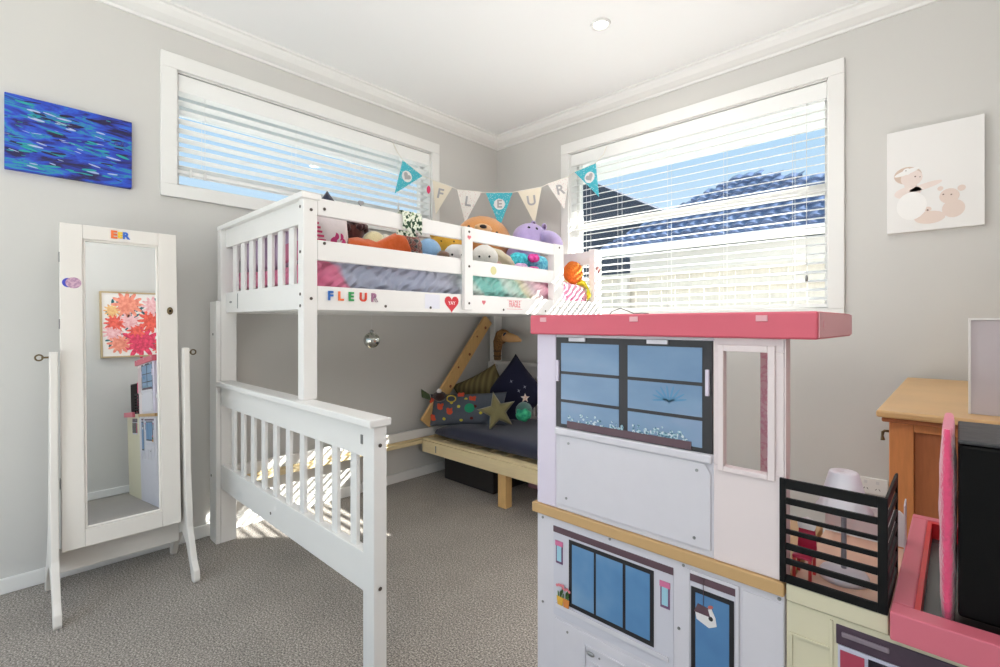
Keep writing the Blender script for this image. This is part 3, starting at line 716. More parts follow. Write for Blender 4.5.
# white pillow with pink stripes
M_strp = ramp_mat('pink_stripe_pillow', [(0, (206, 60, 110)), (.42, (214, 80, 124)), (.46, (240, 232, 232)), (1, (244, 238, 238))], scale=14, stretch=(0, .2, 1), kind='wave', detail=0, rough=.85)
t = toy('striped_pillow', 'white pillow with pink stripes and a pink flower at the head of the top bunk', 'pillow', (.80, -1.80, TZ))
b = nb(); cushion(b, (.775, -1.785, 1.362), (0.25, .97, 0), (0, -.12, 1), .20, .24, .10); part('pillow_body', b, mat('pillow_white', (238, 230, 230), .85, bump=.2, bscale=30), t)
b = nb()
for i in range(11): box(b, (.831, -1.872, 1.262 + i * .0155), (.8335, -1.872 + .088 - i * .0068, 1.2695 + i * .0155))
part('stripes', b, mat('stripe_pink', (206, 66, 112), .85), t)
b = nb()
for k in range(6):
    a = k * PI / 3; disc(b, (.829, -1.752 + .018 * math.cos(a), 1.315 + .022 * math.sin(a)), (1, -.2, 0), .012, .014, d=.0012)
part('printed_flower', b, mat('flower_pink', (196, 60, 120), .85), t)
# lilac cushions against the headboard
for k, (c_, w_, h_, lb) in enumerate((((.62, -1.835, 1.335), .36, .22, 'lilac satin cushion standing by the front headboard post'), ((.28, -1.838, 1.335), .30, .21, 'lilac satin cushion leaning near the wall end of the headboard'))):
    t = toy('lilac_cushion', lb, 'cushion', (c_[0], c_[1], TZ), None)
    b = nb(); cushion(b, c_, (1, 0, 0), (0, 0.05, 1), w_, h_, .075, seedv=k); part('cushion_body', b, mat('lilac_satin', (196, 172, 200), .5, noise=.06, nscale=12, bump=.4, bscale=14), t)
t = toy('lilac_fabric_tip', 'pale lilac fabric corner rising above the middle of the headboard', 'cushion', (.47, -1.80, TZ))
b = nb(); prism(b, [(-.035, -.12), (.035, -.12), (.030, .155), (.00, .165), (-.035, .140)], (.52, -1.790, 1.37), (1, 0, 0), (0, 0, 1), (0, 1, 0), .012); part('fabric', b, mat('lilac_pale', (205, 190, 212), .7), t, bevel=.004)
t = toy('pink_cushion', 'small rose pink cushion tucked low behind the headboard slats', 'cushion', (.70, -1.868, TZ))
b = nb(); cushion(b, (.70, -1.868, 1.278), (1, 0, 0), (0, 0, 1), .16, .08, .030); part('cushion_body', b, mat('rose_cloth', (206, 120, 150), .8), t)
# navy hat-like cone
t = toy('navy_pointed_cushion', 'navy star printed cushion standing on its corner behind the striped pillow', 'cushion', (.42, -1.59, TZ))
b = nb(); cushion(b, (.42, -1.59, 1.455), (.42, .50, .75), (-.42, -.50, .75), .22, .22, .07, e=5); part('cushion_body', b, M_navy, t)
# brown curly doll
t = toy('curly_haired_doll', 'soft doll with curly dark brown hair behind the orange blanket', 'doll', (.62, -1.56, TZ))
b = nb(); blob(b, (.64, -1.575, 1.405), (.042, .042, .048)); hd = part('head', b, plush_mat('doll_brown', (96, 50, 44)), t)
b = nb(); rnd = random.Random(4)
for k in range(34):
    a = rnd.uniform(0, 2 * PI); p_ = rnd.uniform(-.1, 1.3); d_ = Vector((math.cos(a) * math.cos(p_), math.sin(a) * math.cos(p_), math.sin(p_)))
    if d_.dot(toward((.64, -1.575, 1.4))) > .85 and d_.z < .3: continue
    blob(b, Vector((.64, -1.575, 1.41)) + d_ * .046, .017, sub=1)
part('curly_hair', b, plush_mat('doll_hair', (70, 30, 34)), hd)
b = nb(); blob(b, (.63, -1.55, 1.325), (.045, .045, .075)); part('body', b, plush_mat('doll_dress', (190, 180, 200)), t)
# yellow cream toy
t = toy('cream_plush', 'pale yellow rounded plush toy peeking above the orange blanket', 'soft toy', (.70, -1.49, TZ))
b = nb(); blob(b, (.68, -1.50, 1.335), (.05, .062, .075)); part('body', b, plush_mat('cream_yellow', (232, 222, 176)), t)
b = nb(); blob(b, (.70, -1.455, 1.345), (.035, .035, .055)); part('paw', b, plush_mat('pale_fluff', (236, 230, 214)), t)
# orange blanket, draped fold
def drape(bm, pts, wid, thick, lump=.006):
    """lumpy cloth roll following pts"""
    pts = [Vector(p) for p in pts]; rings = []
    for i, p in enumerate(pts):
        tt = (pts[min(i + 1, len(pts) - 1)] - pts[max(i - 1, 0)]).normalized(); a = tt.cross(Vector((0, 0, 1))).normalized()
        h = thick[i] if isinstance(thick, list) else thick; w2 = wid[i] if isinstance(wid, list) else wid; ring_ = []
        for k in range(20):
            an = 2 * PI * k / 20; rr = 1 + .12 * math.sin(3 * an + i * .9) + .08 * math.sin(7 * an + i * 1.7)
            ring_.append(p + a * (w2 * math.cos(an) * rr) + Vector((0, 0, 1)) * (h * math.sin(an) * rr))
        rings.append(ring_)
    ring_loft(bm, rings)
t = toy('orange_blanket', 'bright orange soft toy blanket lying along the guard rail behind the white pillow', 'blanket', (.82, -1.60, TZ))
b = nb(); drape(b, [(.80, -1.715, 1.27), (.805, -1.70, 1.305), (.81, -1.66, 1.305), (.81, -1.62, 1.300), (.81, -1.58, 1.296), (.815, -1.545, 1.305), (.82, -1.50, 1.318), (.82, -1.465, 1.325), (.825, -1.44, 1.31), (.83, -1.415, 1.29)], [.02, .05, .055, .055, .055, .055, .055, .055, .05, .02], [.015, .035, .038, .04, .036, .045, .062, .066, .055, .02]); part('orange_cloth', b, mat('orange_fleece', (228, 104, 44), .9, noise=.06, bump=.3, bscale=60, sheen=.3), t, label='orange fleece')
t = toy('floral_bag', 'grey and red floral fabric pouch at the end of the orange blanket', 'bag', (.82, -1.38, TZ))
b = nb(); drape(b, [(.81, -1.432, 1.33), (.81, -1.415, 1.345), (.81, -1.395, 1.345), (.81, -1.372, 1.325), (.81, -1.358, 1.30)], [.02, .05, .055, .05, .02], [.03, .075, .085, .070, .03]); part('fabric', b, ramp_mat('floral_fabric', [(.40, (90, 94, 96)), (.48, (176, 168, 160)), (.55, (150, 60, 60)), (.62, (130, 136, 130)), (.7, (214, 120, 100))], scale=60, rough=.9), t)
# leafy cloth over top rail
t = toy('leafy_cloth', 'white cloth printed with dark green leaves draped over the top guard rail', 'cloth', (.94, -1.50, 1.436))
b = nb(); rings = []
for i in range(13):
    y = -1.545 + .095 * i / 12; wv = .003 * math.sin(i * 1.9); zb = 1.372 + .010 * math.sin(i * .9)
    prof = [(.957 + wv, zb), (.959 + wv, 1.40), (.957 + wv, 1.43), (.952, 1.446 + wv), (.935, 1.450), (.925, 1.44), (.920 - wv, 1.40), (.918, 1.36), (.914, 1.36), (.915 - wv, 1.40), (.920, 1.446), (.935, 1.456), (.956, 1.450 + wv), (.962 + wv, 1.43), (.964 + wv, 1.40), (.961 + wv, zb)]
    rings.append([Vector((x_, y, z_)) for x_, z_ in prof])
ring_loft(b, rings); part('cloth', b, ramp_mat('leaf_print', [(.40, (40, 66, 50)), (.47, (70, 100, 70)), (.50, (226, 230, 212)), (.60, (232, 234, 220)), (.66, (120, 150, 96))], scale=55, rough=.9), t)

def bear(name, label, c, R, cmain, cmuz, scale=(1, 1, 1), ears=True, muzzle=True, es=.006, body=True, cat='soft toy', lying=0, bodymat=None, earcol=None, nose=True):
    t = toy(name, label, cat, (c[0], c[1], TZ)); c = Vector(c); r = (R * scale[0], R * scale[1], R * scale[2]); mm_ = plush_mat(name + '_fur', cmain)
    b = nb(); blob(b, c, r, lump=.03, seed=len(name)); hd = part('head', b, mm_, t)
    if ears:
        for s in (-1, 1):
            b = nb(); d = camdir(c, s * 1.5, .95); blob(b, surf(c, r, d), (R * .28, R * .28, R * .28), sub=2); part('ear', b, plush_mat(name + '_ear', earcol or cmain), hd)
    if muzzle:
        b = nb(); d = camdir(c, 0, -.28); pm = surf(c, r, d) - d.normalized() * R * .12; blob(b, pm, (R * .42, R * .42, R * .32), sub=2); part('muzzle', b, plush_mat(name + '_muzzle', cmuz), hd)
        if nose: b = nb(); blob(b, pm + d.normalized() * R * .36 + Vector((0, 0, R * .12)), (R * .16, R * .16, R * .10), sub=2); part('nose', b, EYE, hd)
    eyes(hd, c, r, [camdir(c, -.38, .12), camdir(c, .38, .12)], es)
    if body:
        bc = Vector((c.x - .02, c.y + .02, (c.z + TZ) / 2 - .01)); bh = max(.03, (c.z - TZ) / 2 + .01)
        b = nb(); blob(b, bc, (R * .85, R * .95, bh), lump=.03); part('body', b, bodymat or mm_, t)
    return t
# blue toy with brown paw
t = toy('blue_plush', 'light blue plush toy with a small brown paw between the rails', 'soft toy', (.74, -1.23, TZ))
b = nb(); blob(b, (.73, -1.235, 1.345), (.05, .062, .060), lump=.04); part('head', b, plush_mat('baby_blue', (150, 192, 232)), t)
b = nb(); blob(b, (.74, -1.25, 1.29), (.05, .085, .045), lump=.05); part('body', b, plush_mat('baby_blue_dark', (170, 204, 236)), t)
b = nb(); blob(b, (.80, -1.205, 1.318), (.03, .03, .026), sub=2, lump=.08); part('paw', b, plush_mat('brown_paw', (140, 112, 92)), t)
bear('yellow_plush', 'golden yellow plush animal sitting behind the two white faced toys', (.60, -1.005, 1.425), .085, (236, 178, 60), (240, 190, 80), (1, 1.15, .95), muzzle=False, es=.004)
def seal(name, label, c, R, col, bodycol, sc=(1, 1, 1)):
    return bear(name, label, c, R, col, col, sc, ears=False, muzzle=False, es=.0055, bodymat=plush_mat(name + '_body', bodycol))
seal('white_plush', 'white round faced plush with dark eye left of the middle rail upright', (.80, -1.115, 1.325), .062, (240, 236, 234), (240, 214, 222), (1, 1.15, .95))
seal('pink_bodied_plush', 'white faced plush with a pale pink body right of the middle rail upright', (.80, -.930, 1.335), .068, (242, 238, 232), (240, 196, 208), (1, 1.05, 1))
t = toy('cream_eared_plush', 'cream plush with a long floppy ear beside the pink bodied plush', 'soft toy', (.76, -.76, TZ))
b = nb(); drape(b, [(.75, -.86, 1.37), (.76, -.82, 1.37), (.77, -.77, 1.35), (.78, -.72, 1.325), (.79, -.68, 1.30)], [.01, .03, .04, .04, .015], [.01, .035, .042, .036, .015]); part('floppy_ear', b, plush_mat('cream_ear', (230, 220, 192)), t)
b = nb(); blob(b, (.74, -.80, 1.30), (.05, .07, .05)); part('body', b, plush_mat('pink_pale_fur', (232, 190, 190)), t)
# big tan dog lying
t = toy('tan_dog_plush', 'large tan orange plush dog lying behind the bunk rail under the bunting', 'soft toy', (.50, -.60, TZ))
c_ = (.47, -.61, 1.505); r_ = (.13, .20, .145); b = nb(); blob(b, c_, r_, lump=.02); hd = part('head', b, plush_mat('tan_fur', (222, 154, 90)), t)
b = nb(); pm = surf(c_, r_, camdir(c_, -.02, .44)); blob(b, pm, (.04, .062, .030), sub=2); part('muzzle', b, plush_mat('tan_light', (232, 184, 132)), hd)
b = nb(); blob(b, pm + toward(pm) * .038 + Vector((0, 0, .012)), (.018, .026, .013), sub=2); part('nose', b, mat('dog_nose', (44, 28, 26), .4), hd)
eyes(hd, c_, r_, [camdir(c_, .72, .42), camdir(c_, -.55, .5)], .008)
b = nb(); blob(b, (.40, -.62, 1.34), (.15, .24, .10), lump=.03); part('body', b, plush_mat('tan_fur', (222, 154, 90)), t)
b = nb(); blob(b, (.56, -.40, 1.46), (.035, .045, .075), rot=(.5, 0, 0), sub=2); part('ear', b, plush_mat('tan_ear', (196, 128, 74)), hd)
# lilac hippo
t = toy('lilac_hippo_plush', 'lilac hippo plush resting its chin on the top guard rail by the far post', 'soft toy', (.66, -.38, TZ))
M_hip = plush_mat('lilac_fur', (184, 164, 214), .2)
c_ = (.70, -.45, 1.515); r_ = (.09, .155, .085); b = nb(); blob(b, c_, r_, rot=(.15, 0, .3)); hd = part('head', b, M_hip, t)
b = nb(); blob(b, (.79, -.365, 1.490), (.070, .105, .050), rot=(-.35, 0, .2)); part('snout', b, plush_mat('lilac_snout', (190, 174, 220), .2), hd)
b = nb(); blob(b, (.64, -.44, 1.37), (.10, .13, .13)); part('body', b, M_hip, t)
for y_ in (-.415, -.31):
    b = nb(); blob(b, (.70, y_, 1.598 - (0.0 if y_ < -.3 else .012)), (.015, .020, .024), sub=2); e_ = part('ear', b, M_hip, hd)
    b = nb(); blob(b, (.712, y_ - .008, 1.598 - (0.0 if y_ < -.3 else .012)), (.008, .012, .015), sub=2); part('ear_lining', b, plush_mat('hippo_ear_in', (110, 84, 120)), e_)
eyes(hd, c_, r_, [camdir(c_, -.05, .50), camdir(c_, .50, .62)], .010)
# rainbow octopus
t = toy('rainbow_plush', 'bright teal, blue and hot pink plush bundle between the rails by the far post', 'soft toy', (.80, -.55, TZ))
for nm, c_, p_, r_ in (('teal_body', (50, 180, 196), (.78, -.64, 1.345), (.055, .075, .050)), ('blue_body', (90, 190, 224), (.80, -.50, 1.330), (.05, .085, .062)), ('hot_pink_patch', (230, 60, 150), (.84, -.585, 1.365), (.03, .042, .024)), ('pink_patch', (236, 80, 160), (.855, -.60, 1.292), (.03, .042, .024)), ('lilac_patch', (210, 170, 214), (.85, -.70, 1.295), (.035, .05, .030)), ('violet_patch', (150, 60, 130), (.865, -.56, 1.285), (.02, .03, .018))):
    b = nb(); blob(b, p_, r_, lump=.08, seed=len(nm)); part(nm, b, ramp_mat(nm + '_fur', [(.4, c_), (.62, tuple(min(255, v + 50) for v in c_))], scale=60, rough=.9, bump=.3), t)
for nm, p_, r_, c_ in (('small_orange_plush', (.855, -.415, 1.305), (.03, .032, .042), (232, 128, 60)),):
    b = nb(); blob(b, p_, r_, lump=.06); o = obj(nm, b, plush_mat(nm, c_)); tag(o, 'small orange soft toy beside the far rail post', 'soft toy')
b = nb(); blob(b, (.850, -.215, 1.310), (.055, .065, .070), lump=.05, sub=4)
o = obj('orange_woolly_ball', b, mat('orange_wool', (226, 120, 40), 1, noise=.3, nscale=90, bump=1.0, bscale=110)); tag(o, 'fluffy orange wool ball in the gap at the foot of the top bunk', 'soft toy')
b = nb(); drape(b, [(.86, -.19, 1.243), (.88, -.175, 1.252), (.895, -.16, 1.245), (.912, -.150, 1.215), (.918, -.150, 1.175), (.912, -.152, 1.14)], [.01, .016, .018, .018, .018, .01], [.01, .014, .016, .016, .016, .01]); o = obj('yellow_scarf', b, mat('yellow_cloth', (236, 226, 60), .8)); tag(o, 'bright yellow cloth loop at the foot of the top bunk', 'scarf')

# ------------------------------------------------------------------ bunting
bt = thing('name_bunting', 'triangle flag bunting spelling FLEUR strung across the corner between the two windows', 'bunting', loc=(.40, -.40, 1.9))
M_teal = ramp_mat('teal_polka_dot', [(0, (236, 246, 246)), (.20, (236, 246, 246)), (.24, (74, 186, 204)), (1, (74, 186, 204))], scale=110, kind='voronoi', rough=.85)
M_flor = ramp_mat('ditsy_floral', [(0, (206, 110, 120)), (.16, (206, 130, 140)), (.22, (240, 236, 230)), (1, (240, 236, 230))], scale=120, kind='voronoi', rough=.85)
M_crm = mat('cream_flag', (238, 228, 208), .85)
M_felt = mat('grey_felt', (178, 176, 178), .9)
flags = [  # left top, right top, tip, material, glyph, patch, kind
    ((.030, -.891, 2.028), (.045, -.746, 1.956), (.028, -.950, 1.805), M_teal, 'H', 'teal heart'),
    ((.075, -.690, 1.936), (.165, -.597, 1.890), (.090, -.675, 1.710), M_crm, 'F', 'cream F'),
    ((.185, -.574, 1.876), (.300, -.461, 1.858), (.222, -.538, 1.657), M_flor, 'L', 'floral L'),
    ((.319, -.443, 1.855), (.447, -.320, 1.858), (.385, -.379, 1.631), M_teal, 'E', 'teal E'),
    ((.471, -.298, 1.864), (.584, -.189, 1.894), (.551, -.221, 1.651), M_crm, 'U', 'cream U'),
    ((.610, -.162, 1.912), (.712, -.067, 1.962), (.690, -.085, 1.750), M_flor, 'R', 'floral R'),
    ((.745, -.050, 1.989), (.901, -.040, 2.015), (.925, -.040, 1.795), M_teal, 'H', 'teal heart')]
sp_ = [(.022, -.955, 2.115), (.026, -.93, 2.07)]
for L_, R_, Tp, m_, g_, lb in flags: sp_ += [L_, R_]
sp_ += [(.95, -.03, 2.06), (.97, -.026, 2.105)]
b = nb(); tube(b, sp_, .003, 6); part('ribbon', b, mat('ribbon_cream', (238, 234, 224), .8), bt)
for L_, R_, Tp, m_, g_, lb in flags:
    L_, R_, Tp = Vector(L_), Vector(R_), Vector(Tp); ax = (R_ - L_).normalized(); nn = ax.cross(Vector((0, 0, 1)) * 1.0); mid = (L_ + R_) / 2; dn = (Tp - mid); 
    nn = ax.cross(dn).normalized()
    if nn.dot(CAM - mid) < 0: nn = -nn
    b = nb(); vs = []
    for s in (0, .0018):
        vs.append([b.verts.new(p + nn * (s - .0009)) for p in (L_, R_, Tp)])
    b.faces.new(vs[0]); b.faces.new(vs[1])
    for i in range(3): b.faces.new((vs[0][i], vs[0][(i + 1) % 3], vs[1][(i + 1) % 3], vs[1][i]))
    fl = part('flag', b, m_, bt, label=lb + ' flag')
    ay = (-dn).normalized(); ax2 = (ax - ay * ax.dot(ay)).normalized()
    if ax2.cross(ay).dot(nn) < 0: ax2 = -ax2
    cen = mid + dn * .34
    if m_ is M_teal:
        b = nb(); pr_ = [(.036 * math.cos(a * 2 * PI / 24), .036 * math.sin(a * 2 * PI / 24)) for a in range(24)]; prism(b, pr_, cen + nn * .001, ax2, ay, nn, .0006); part('flag_patch', b, mat('patch_white', (236, 234, 234), .85), fl)
    if g_ == 'H':
        b = nb(); heart(b, cen + nn * .0017, ax2, ay, nn, .027); part('felt_heart', b, M_felt, fl)
    else:
        text_obj('felt_letter', g_, .088 if m_ is not M_teal else .070, M_felt, cen + nn * .0022, ax2, ay, fl, depth=.0008, bold=.002, label='grey letter ' + g_)
b = nb(); disc(b, (.062, -.712, 1.87), Vector((.5, -.4, 0)).normalized(), .012, .026, d=.002); part('pink_charm', b, mat('charm_pink', (230, 60, 110), .6), bt)

# ------------------------------------------------------------------ disco ball
t = thing('disco_ball', 'small silver mirrored disco ball hanging under the top bunk', 'ornament', loc=(.60, -1.464, .96))
b = nb(); bmesh.ops.create_uvsphere(b, u_segments=20, v_segments=14, radius=.037, matrix=Matrix.Translation((.60, -1.464, .922)))
part('mirror_ball', b, mat('mirror_tile', (196, 196, 190), .12, metal=1), t)
b = nb(); tube(b, [(.60, -1.464, 1.049), (.60, -1.464, .958)], .0008, 5); part('string', b, M_cord, t)
b = nb(); lathe(b, [(.001, .957), (.008, .957), (.010, .965), (.001, .972)], c=(.60, -1.464, 0), seg=14); part('cap', b, M_steel, t)

# ------------------------------------------------------------------ pine bench, plank, cushions
bn = thing('pine_bench', 'low bare pine bench frame under the far end of the bunk', 'bench', loc=(.7, -.45, 0))
part('front_board', bx((.104, -.795, .190), (1.30, -.775, .262)), M_pale_pine, bn, bevel=.002)
part('top_batten', bx((.104, -.790, .264), (1.30, -.745, .276)), M_pale_pine, bn, bevel=.001)
part('back_board', bx((.104, -.170, .190), (1.30, -.157, .262)), M_pale_pine, bn)
b = nb()
for i in range(9): box(b, (.12 + i * .13, -.774, .245), (.21 + i * .13, -.171, .2625))
part('slat_base', b, M_pale_pine, bn)
part('leg', bx((.742, -.770, 0), (.800, -.720, .244)), M_pine_z, bn, bevel=.002); part('leg', bx((.742, -.230, 0), (.800, -.180, .244)), M_pine_z, bn, bevel=.002)
part('leg', bx((1.24, -.770, 0), (1.29, -.720, .244)), M_pine_z, bn, bevel=.002)
b = nb(); box(b, (.235, -.7975, .205), (.243, -.7955, .245)); part('metal_tag', b, M_steel, bn)
b = nb(); rings = []
for i in range(31):
    x = .108 + 1.17 * i / 30; e_ = min(1, (i / 5)) ** .5; h_ = .014 + .026 * e_ + (.010 * math.sin(min(1, i / 12) * PI / 2)); hy_ = -.745 + .05 * (1 - e_)
    ring_ = []
    for k in range(24):
        a = 2 * PI * k / 24; cx_, cz_ = math.cos(a), math.sin(a); sg = lambda v, p: math.copysign(abs(v) ** p, v)
        ring_.append(Vector((x, (hy_ - .185) / 2 + (-.185 - hy_) / 2 * sg(cx_, .35) * 1.0, .279 + h_ + h_ * sg(cz_, .5))))
    rings.append(ring_)
ring_loft(b, rings); o = obj('bench_mattress', b, M_navy); tag(o, 'thin navy blue mattress on the pine bench', 'mattress')
# leaning plank with stickers (a ladder side)
t = thing('pine_plank', 'long pine plank with small marks leaning up along the left wall under the bunk', 'plank', loc=(.12, -.85, .33))
b = nb(); A = Vector((.085, -.835, .335)); Bp = Vector((.085, -.235, 1.040)); u_ = (Bp - A).normalized(); v_ = Vector((1, 0, 0)).cross(u_).normalized()
prism(b, [(.03, -.042), (.91, -.042), (.91, .042), (.03, .042)], A + Vector((-.010, 0.055, 0)), u_, v_, (1, 0, 0), .024); part('board', b, M_pine_z, t, bevel=.003)
b = nb()
for k, s in enumerate((.20, .33, .47, .60, .74, .84)): disc(b, A + Vector((.0145, .055, 0)) + u_ * s + v_ * (.012 * (-1) ** k), (1, 0, 0), .010 if k % 2 else .007, d=.001)
part('sticker_marks', b, mat('plank_mark', (150, 82, 50), .6), t)
# cushions
M_olive = mat('olive_linen', (112, 100, 66), .95, noise=.08, nscale=40, bump=.3, bscale=90)
t = thing('olive_cushion', 'olive green ribbed square cushion leaning in the corner behind the patterned pillow', 'cushion', loc=(.27, -.35, .35))
b = nb(); cushion(b, (.235, -.37, .500), (.70, .42, .42), (-.38, -.25, .85), .34, .34, .11, seedv=2); part('cushion_body', b, ramp_mat('olive_ribbed', [(.0, (96, 86, 54)), (1, (126, 112, 72))], scale=9, kind='wave', rough=.95, bump=.3), t)
t = thing('navy_star_cushion', 'dark navy cushion with small white stars standing on its corner on the bench', 'cushion', loc=(.42, -.28, .35))
b = nb(); cushion(b, (.455, -.300, .545), (.62, .18, -.70), (.55, .25, .72), .34, .34, .12, seedv=5, e=3.2); nc = part('cushion_body', b, mat('deep_navy', (26, 28, 56), .9, bump=.2), t)
def star_pts(R, r, n=5, rot=PI / 2): return [((R if k % 2 == 0 else r) * math.cos(rot + k * PI / n), (R if k % 2 == 0 else r) * math.sin(rot + k * PI / n)) for k in range(2 * n)]
def starlet(bm, c, R, r, n=5, d=.002, nrm=None, rot=PI / 2):
    nrm = nrm or toward(c); ax = Vector((0, 0, 1)).cross(nrm).normalized(); ay = nrm.cross(ax); prism(bm, star_pts(R, r, n, rot), c, ax, ay, nrm, d)
b = nb()
CN = (Vector((.62, .18, -.70)).cross(Vector((.55, .25, .72)))).normalized()
if CN.dot(toward((.455, -.3, .545))) < 0: CN = -CN
for (dx_, dz_) in ((-.01, .075), (.055, .02), (.105, .05), (-.06, .03)):
    c0 = Vector((.455 + dx_, -.300, .545 + dz_)); starlet(b, c0 + CN * .058, .013, .0025, 4, nrm=CN, rot=.6)
part('printed_stars', b, mat('star_white', (170, 172, 190), .8), nc)
# patterned long pillow
M_pat = mat('slate_print', (86, 92, 102), .95, noise=.10, nscale=30, bump=.25, bscale=120)
t = thing('patterned_pillow', 'long slate grey pillow printed with red, yellow and green spots on the bench', 'cushion', loc=(.33, -.60, .36))
PC = Vector((.305, -.600, .455)); PAX = Vector((.47, .20, .04)).normalized(); PAY = Vector((-.10, .30, .95)); PAY = (PAY - PAX * PAY.dot(PAX)).normalized(); PN = PAX.cross(PAY).normalized()
b = nb(); cushion(b, PC, PAX, PAY, .54, .21, .10, seedv=9, e=3); pp = part('pillow_body', b, M_pat, t)
if PN.dot(toward(PC)) < 0: PN = -PN
def on_pillow(u, v): # u,v in -1..1
    th = (1 - abs(u) ** 3) ** .5 * (1 - abs(v) ** 3) ** .5
    return PC + PAX * (u * .265) + PAY * (v * .103) + PN * (.05 * th + .001)
for nm, col, lst in (('red_print', (214, 84, 56), [(-.80, -.55), (-.62, .1), (-.35, -.2), (-.1, .75), (.22, .5), (-.88, .5)]), ('yellow_print', (206, 190, 70), [(-.5, -.62), (-.32, .35), (-.12, .1), (-.05, -.7), (.05, .55), (.45, -.3)]), ('green_print', (40, 150, 110), [(.16, 0.0)]), ('dark_print', (96, 34, 30), [(.3, .1), (.22, -.6)])):
    b = nb()
    for (u__, v__) in lst:
        R_ = .022 if nm == 'red_print' else (.034 if nm == 'green_print' else .011); disc(b, on_pillow(u__, v__) - PN * .002, PN, R_, R_ * .85, d=.003, seg=12)
        if nm == 'red_print':
            for q in (-1, 1): disc(b, on_pillow(u__, v__) + PAX * .014 * q + PAY * .014 - PN * .002, PN, .010, d=.0032, seg=10)
    part(nm, b, mat(nm, col, .9), pp)
# small doll at the pillow's corner
t = thing('dark_haired_doll', 'small dark brown soft doll with a white bow on the corner of the patterned pillow', 'doll', loc=(.17, -.71, .50))
b = nb(); blob(b, (.178, -.715, .536), (.044, .040, .034), lump=.05); hd = part('head', b, plush_mat('doll_dark', (58, 34, 32)), t)
b = nb(); blob(b, (.185, -.725, .572), (.018, .016, .016), sub=2); part('white_bow', b, mat('bow_white', (236, 230, 230)), hd)
b = nb(); prism(b, [(-.03, .0), (-.035, .055), (.02, .02), (.03, -.02)], (.085, -.745, .525), (.7, .7, 0), (0, 0, 1), Vector((.7, -.7, 0)), .02); part('green_hood', b, plush_mat('doll_green', (70, 84, 52)), t, bevel=.005)
b = nb(); tube(b, [Vector((.262, -.690, .528)) + Vector((.7, .7, 0)) * (.028 * math.cos(a)) + Vector((0, 0, .020 * math.sin(a))) for a in [i * 2 * PI / 14 for i in range(15)]], .004, 6); part('yellow_loop', b, mat('loop_yellow', (204, 176, 70), .8), t)
# olive star cushion
t = thing('star_cushion', 'olive green star shaped cushion leaning in front of the patterned pillow', 'cushion', loc=(.60, -.52, .37))
b = nb(); c_ = Vector((.575, -.600, .475)); nrm = (toward(c_) + Vector((0, 0, .12))).normalized(); ax = Vector((0, 0, 1)).cross(nrm).normalized(); ay = nrm.cross(ax)
op = star_pts(.122, .052, 5, PI / 2 + .22); rings_f = []
dense = []
for k in range(10):
    p0, p1 = Vector(op[k]), Vector(op[(k + 1) % 10])
    for s in range(4): dense.append(p0.lerp(p1, s / 4))
for sgn in (1, -1):
    prev = None
    for q in range(6):
        f_ = 1 - q / 5 * .999; ring_ = [b.verts.new(c_ + ax * p.x * f_ + ay * p.y * f_ + nrm * sgn * (.030 * math.sqrt(max(0, 1 - f_ ** 2.2)) )) for p in dense]
        if prev:
            for i in range(40):
                j = (i + 1) % 40; fc = b.faces.new((prev[i], prev[j], ring_[j], ring_[i]) if sgn > 0 else (prev[j], prev[i], ring_[i], ring_[j])); fc.smooth = True
        prev = ring_
bmesh.ops.remove_doubles(b, verts=b.verts, dist=2e-4)
part('star_body', b, mat('olive_velvet', (126, 118, 78), .85, noise=.08, nscale=30, bump=.2, bscale=120, sheen=.3), t)
# green plush + small star
t = thing('green_plush', 'small round emerald and grey plush in front of the navy cushion', 'soft toy', loc=(.70, -.55, .37))
b = nb(); blob(b, (.715, -.520, .490), (.046, .050, .048), lump=.05); part('body', b, plush_mat('grey_green_fur', (70, 110, 104)), t)
b = nb(); blob(b, (.735, -.545, .470), (.044, .042, .040), lump=.12, seed=4); part('face', b, ramp_mat('emerald_fur', [(.4, (30, 140, 110)), (.6, (60, 180, 130))], scale=50, bump=.3), t)
t = thing('small_star_toy', 'tiny peach and white star ornament lying on the navy cushion', 'ornament', loc=(.60, -.38, .50))
b = nb(); starlet(b, Vector((.600, -.375, .533)), .030, .013, 5, .008); part('star_body', b, ramp_mat('peach_star', [(.45, (224, 190, 168)), (.6, (240, 232, 226))], scale=60), t)
# bird head plush
t = thing('bird_head_plush', 'brown feathered bird head plush with a peach beak on the wall under the bunk', 'soft toy', loc=(.15, -.10, .72))
b = nb(); tube(b, [(.150, -.155, .735), (.150, -.155, .80), (.160, -.160, .86), (.20, -.165, .905), (.245, -.17, .915)], [.026, .027, .036, .050, .040], 14); nk = part('neck', b, ramp_mat('brown_feather', [(.4, (112, 84, 52)), (.55, (150, 110, 66)), (.65, (90, 66, 44))], scale=60, rough=.95, bump=.4), t)
b = nb(); blob(b, (.222, -.172, .912), (.052, .046, .046), lump=.04); hd = part('head', b, MATS.get('bh') or ramp_mat('brown_feather_head', [(.4, (140, 104, 64)), (.6, (170, 124, 74))], scale=60, rough=.95, bump=.4), t)
b = nb(); tube(b, [(.25, -.18, .905), (.30, -.185, .900), (.355, -.18, .893), (.392, -.175, .880)], [.036, .034, .024, .008], 12); part('beak', b, mat('peach_beak', (222, 174, 120), .8), hd)
b = nb(); blob(b, surf((.222, -.172, .912), (.052, .046, .046), camdir((.22, -.17, .91), .35, .05)), .021, sub=2); part('eye', b, mat('navy_eye', (30, 40, 72), .5), hd)
b = nb()
for z in (.765, .80, .835): tube(b, [(.150 + .028 * math.cos(a), -.156 + .028 * math.sin(a), z) for a in [i * 2 * PI / 12 for i in range(13)]], .003, 5)
part('neck_bands', b, mat('band_dark', (60, 50, 44), .8), nk)
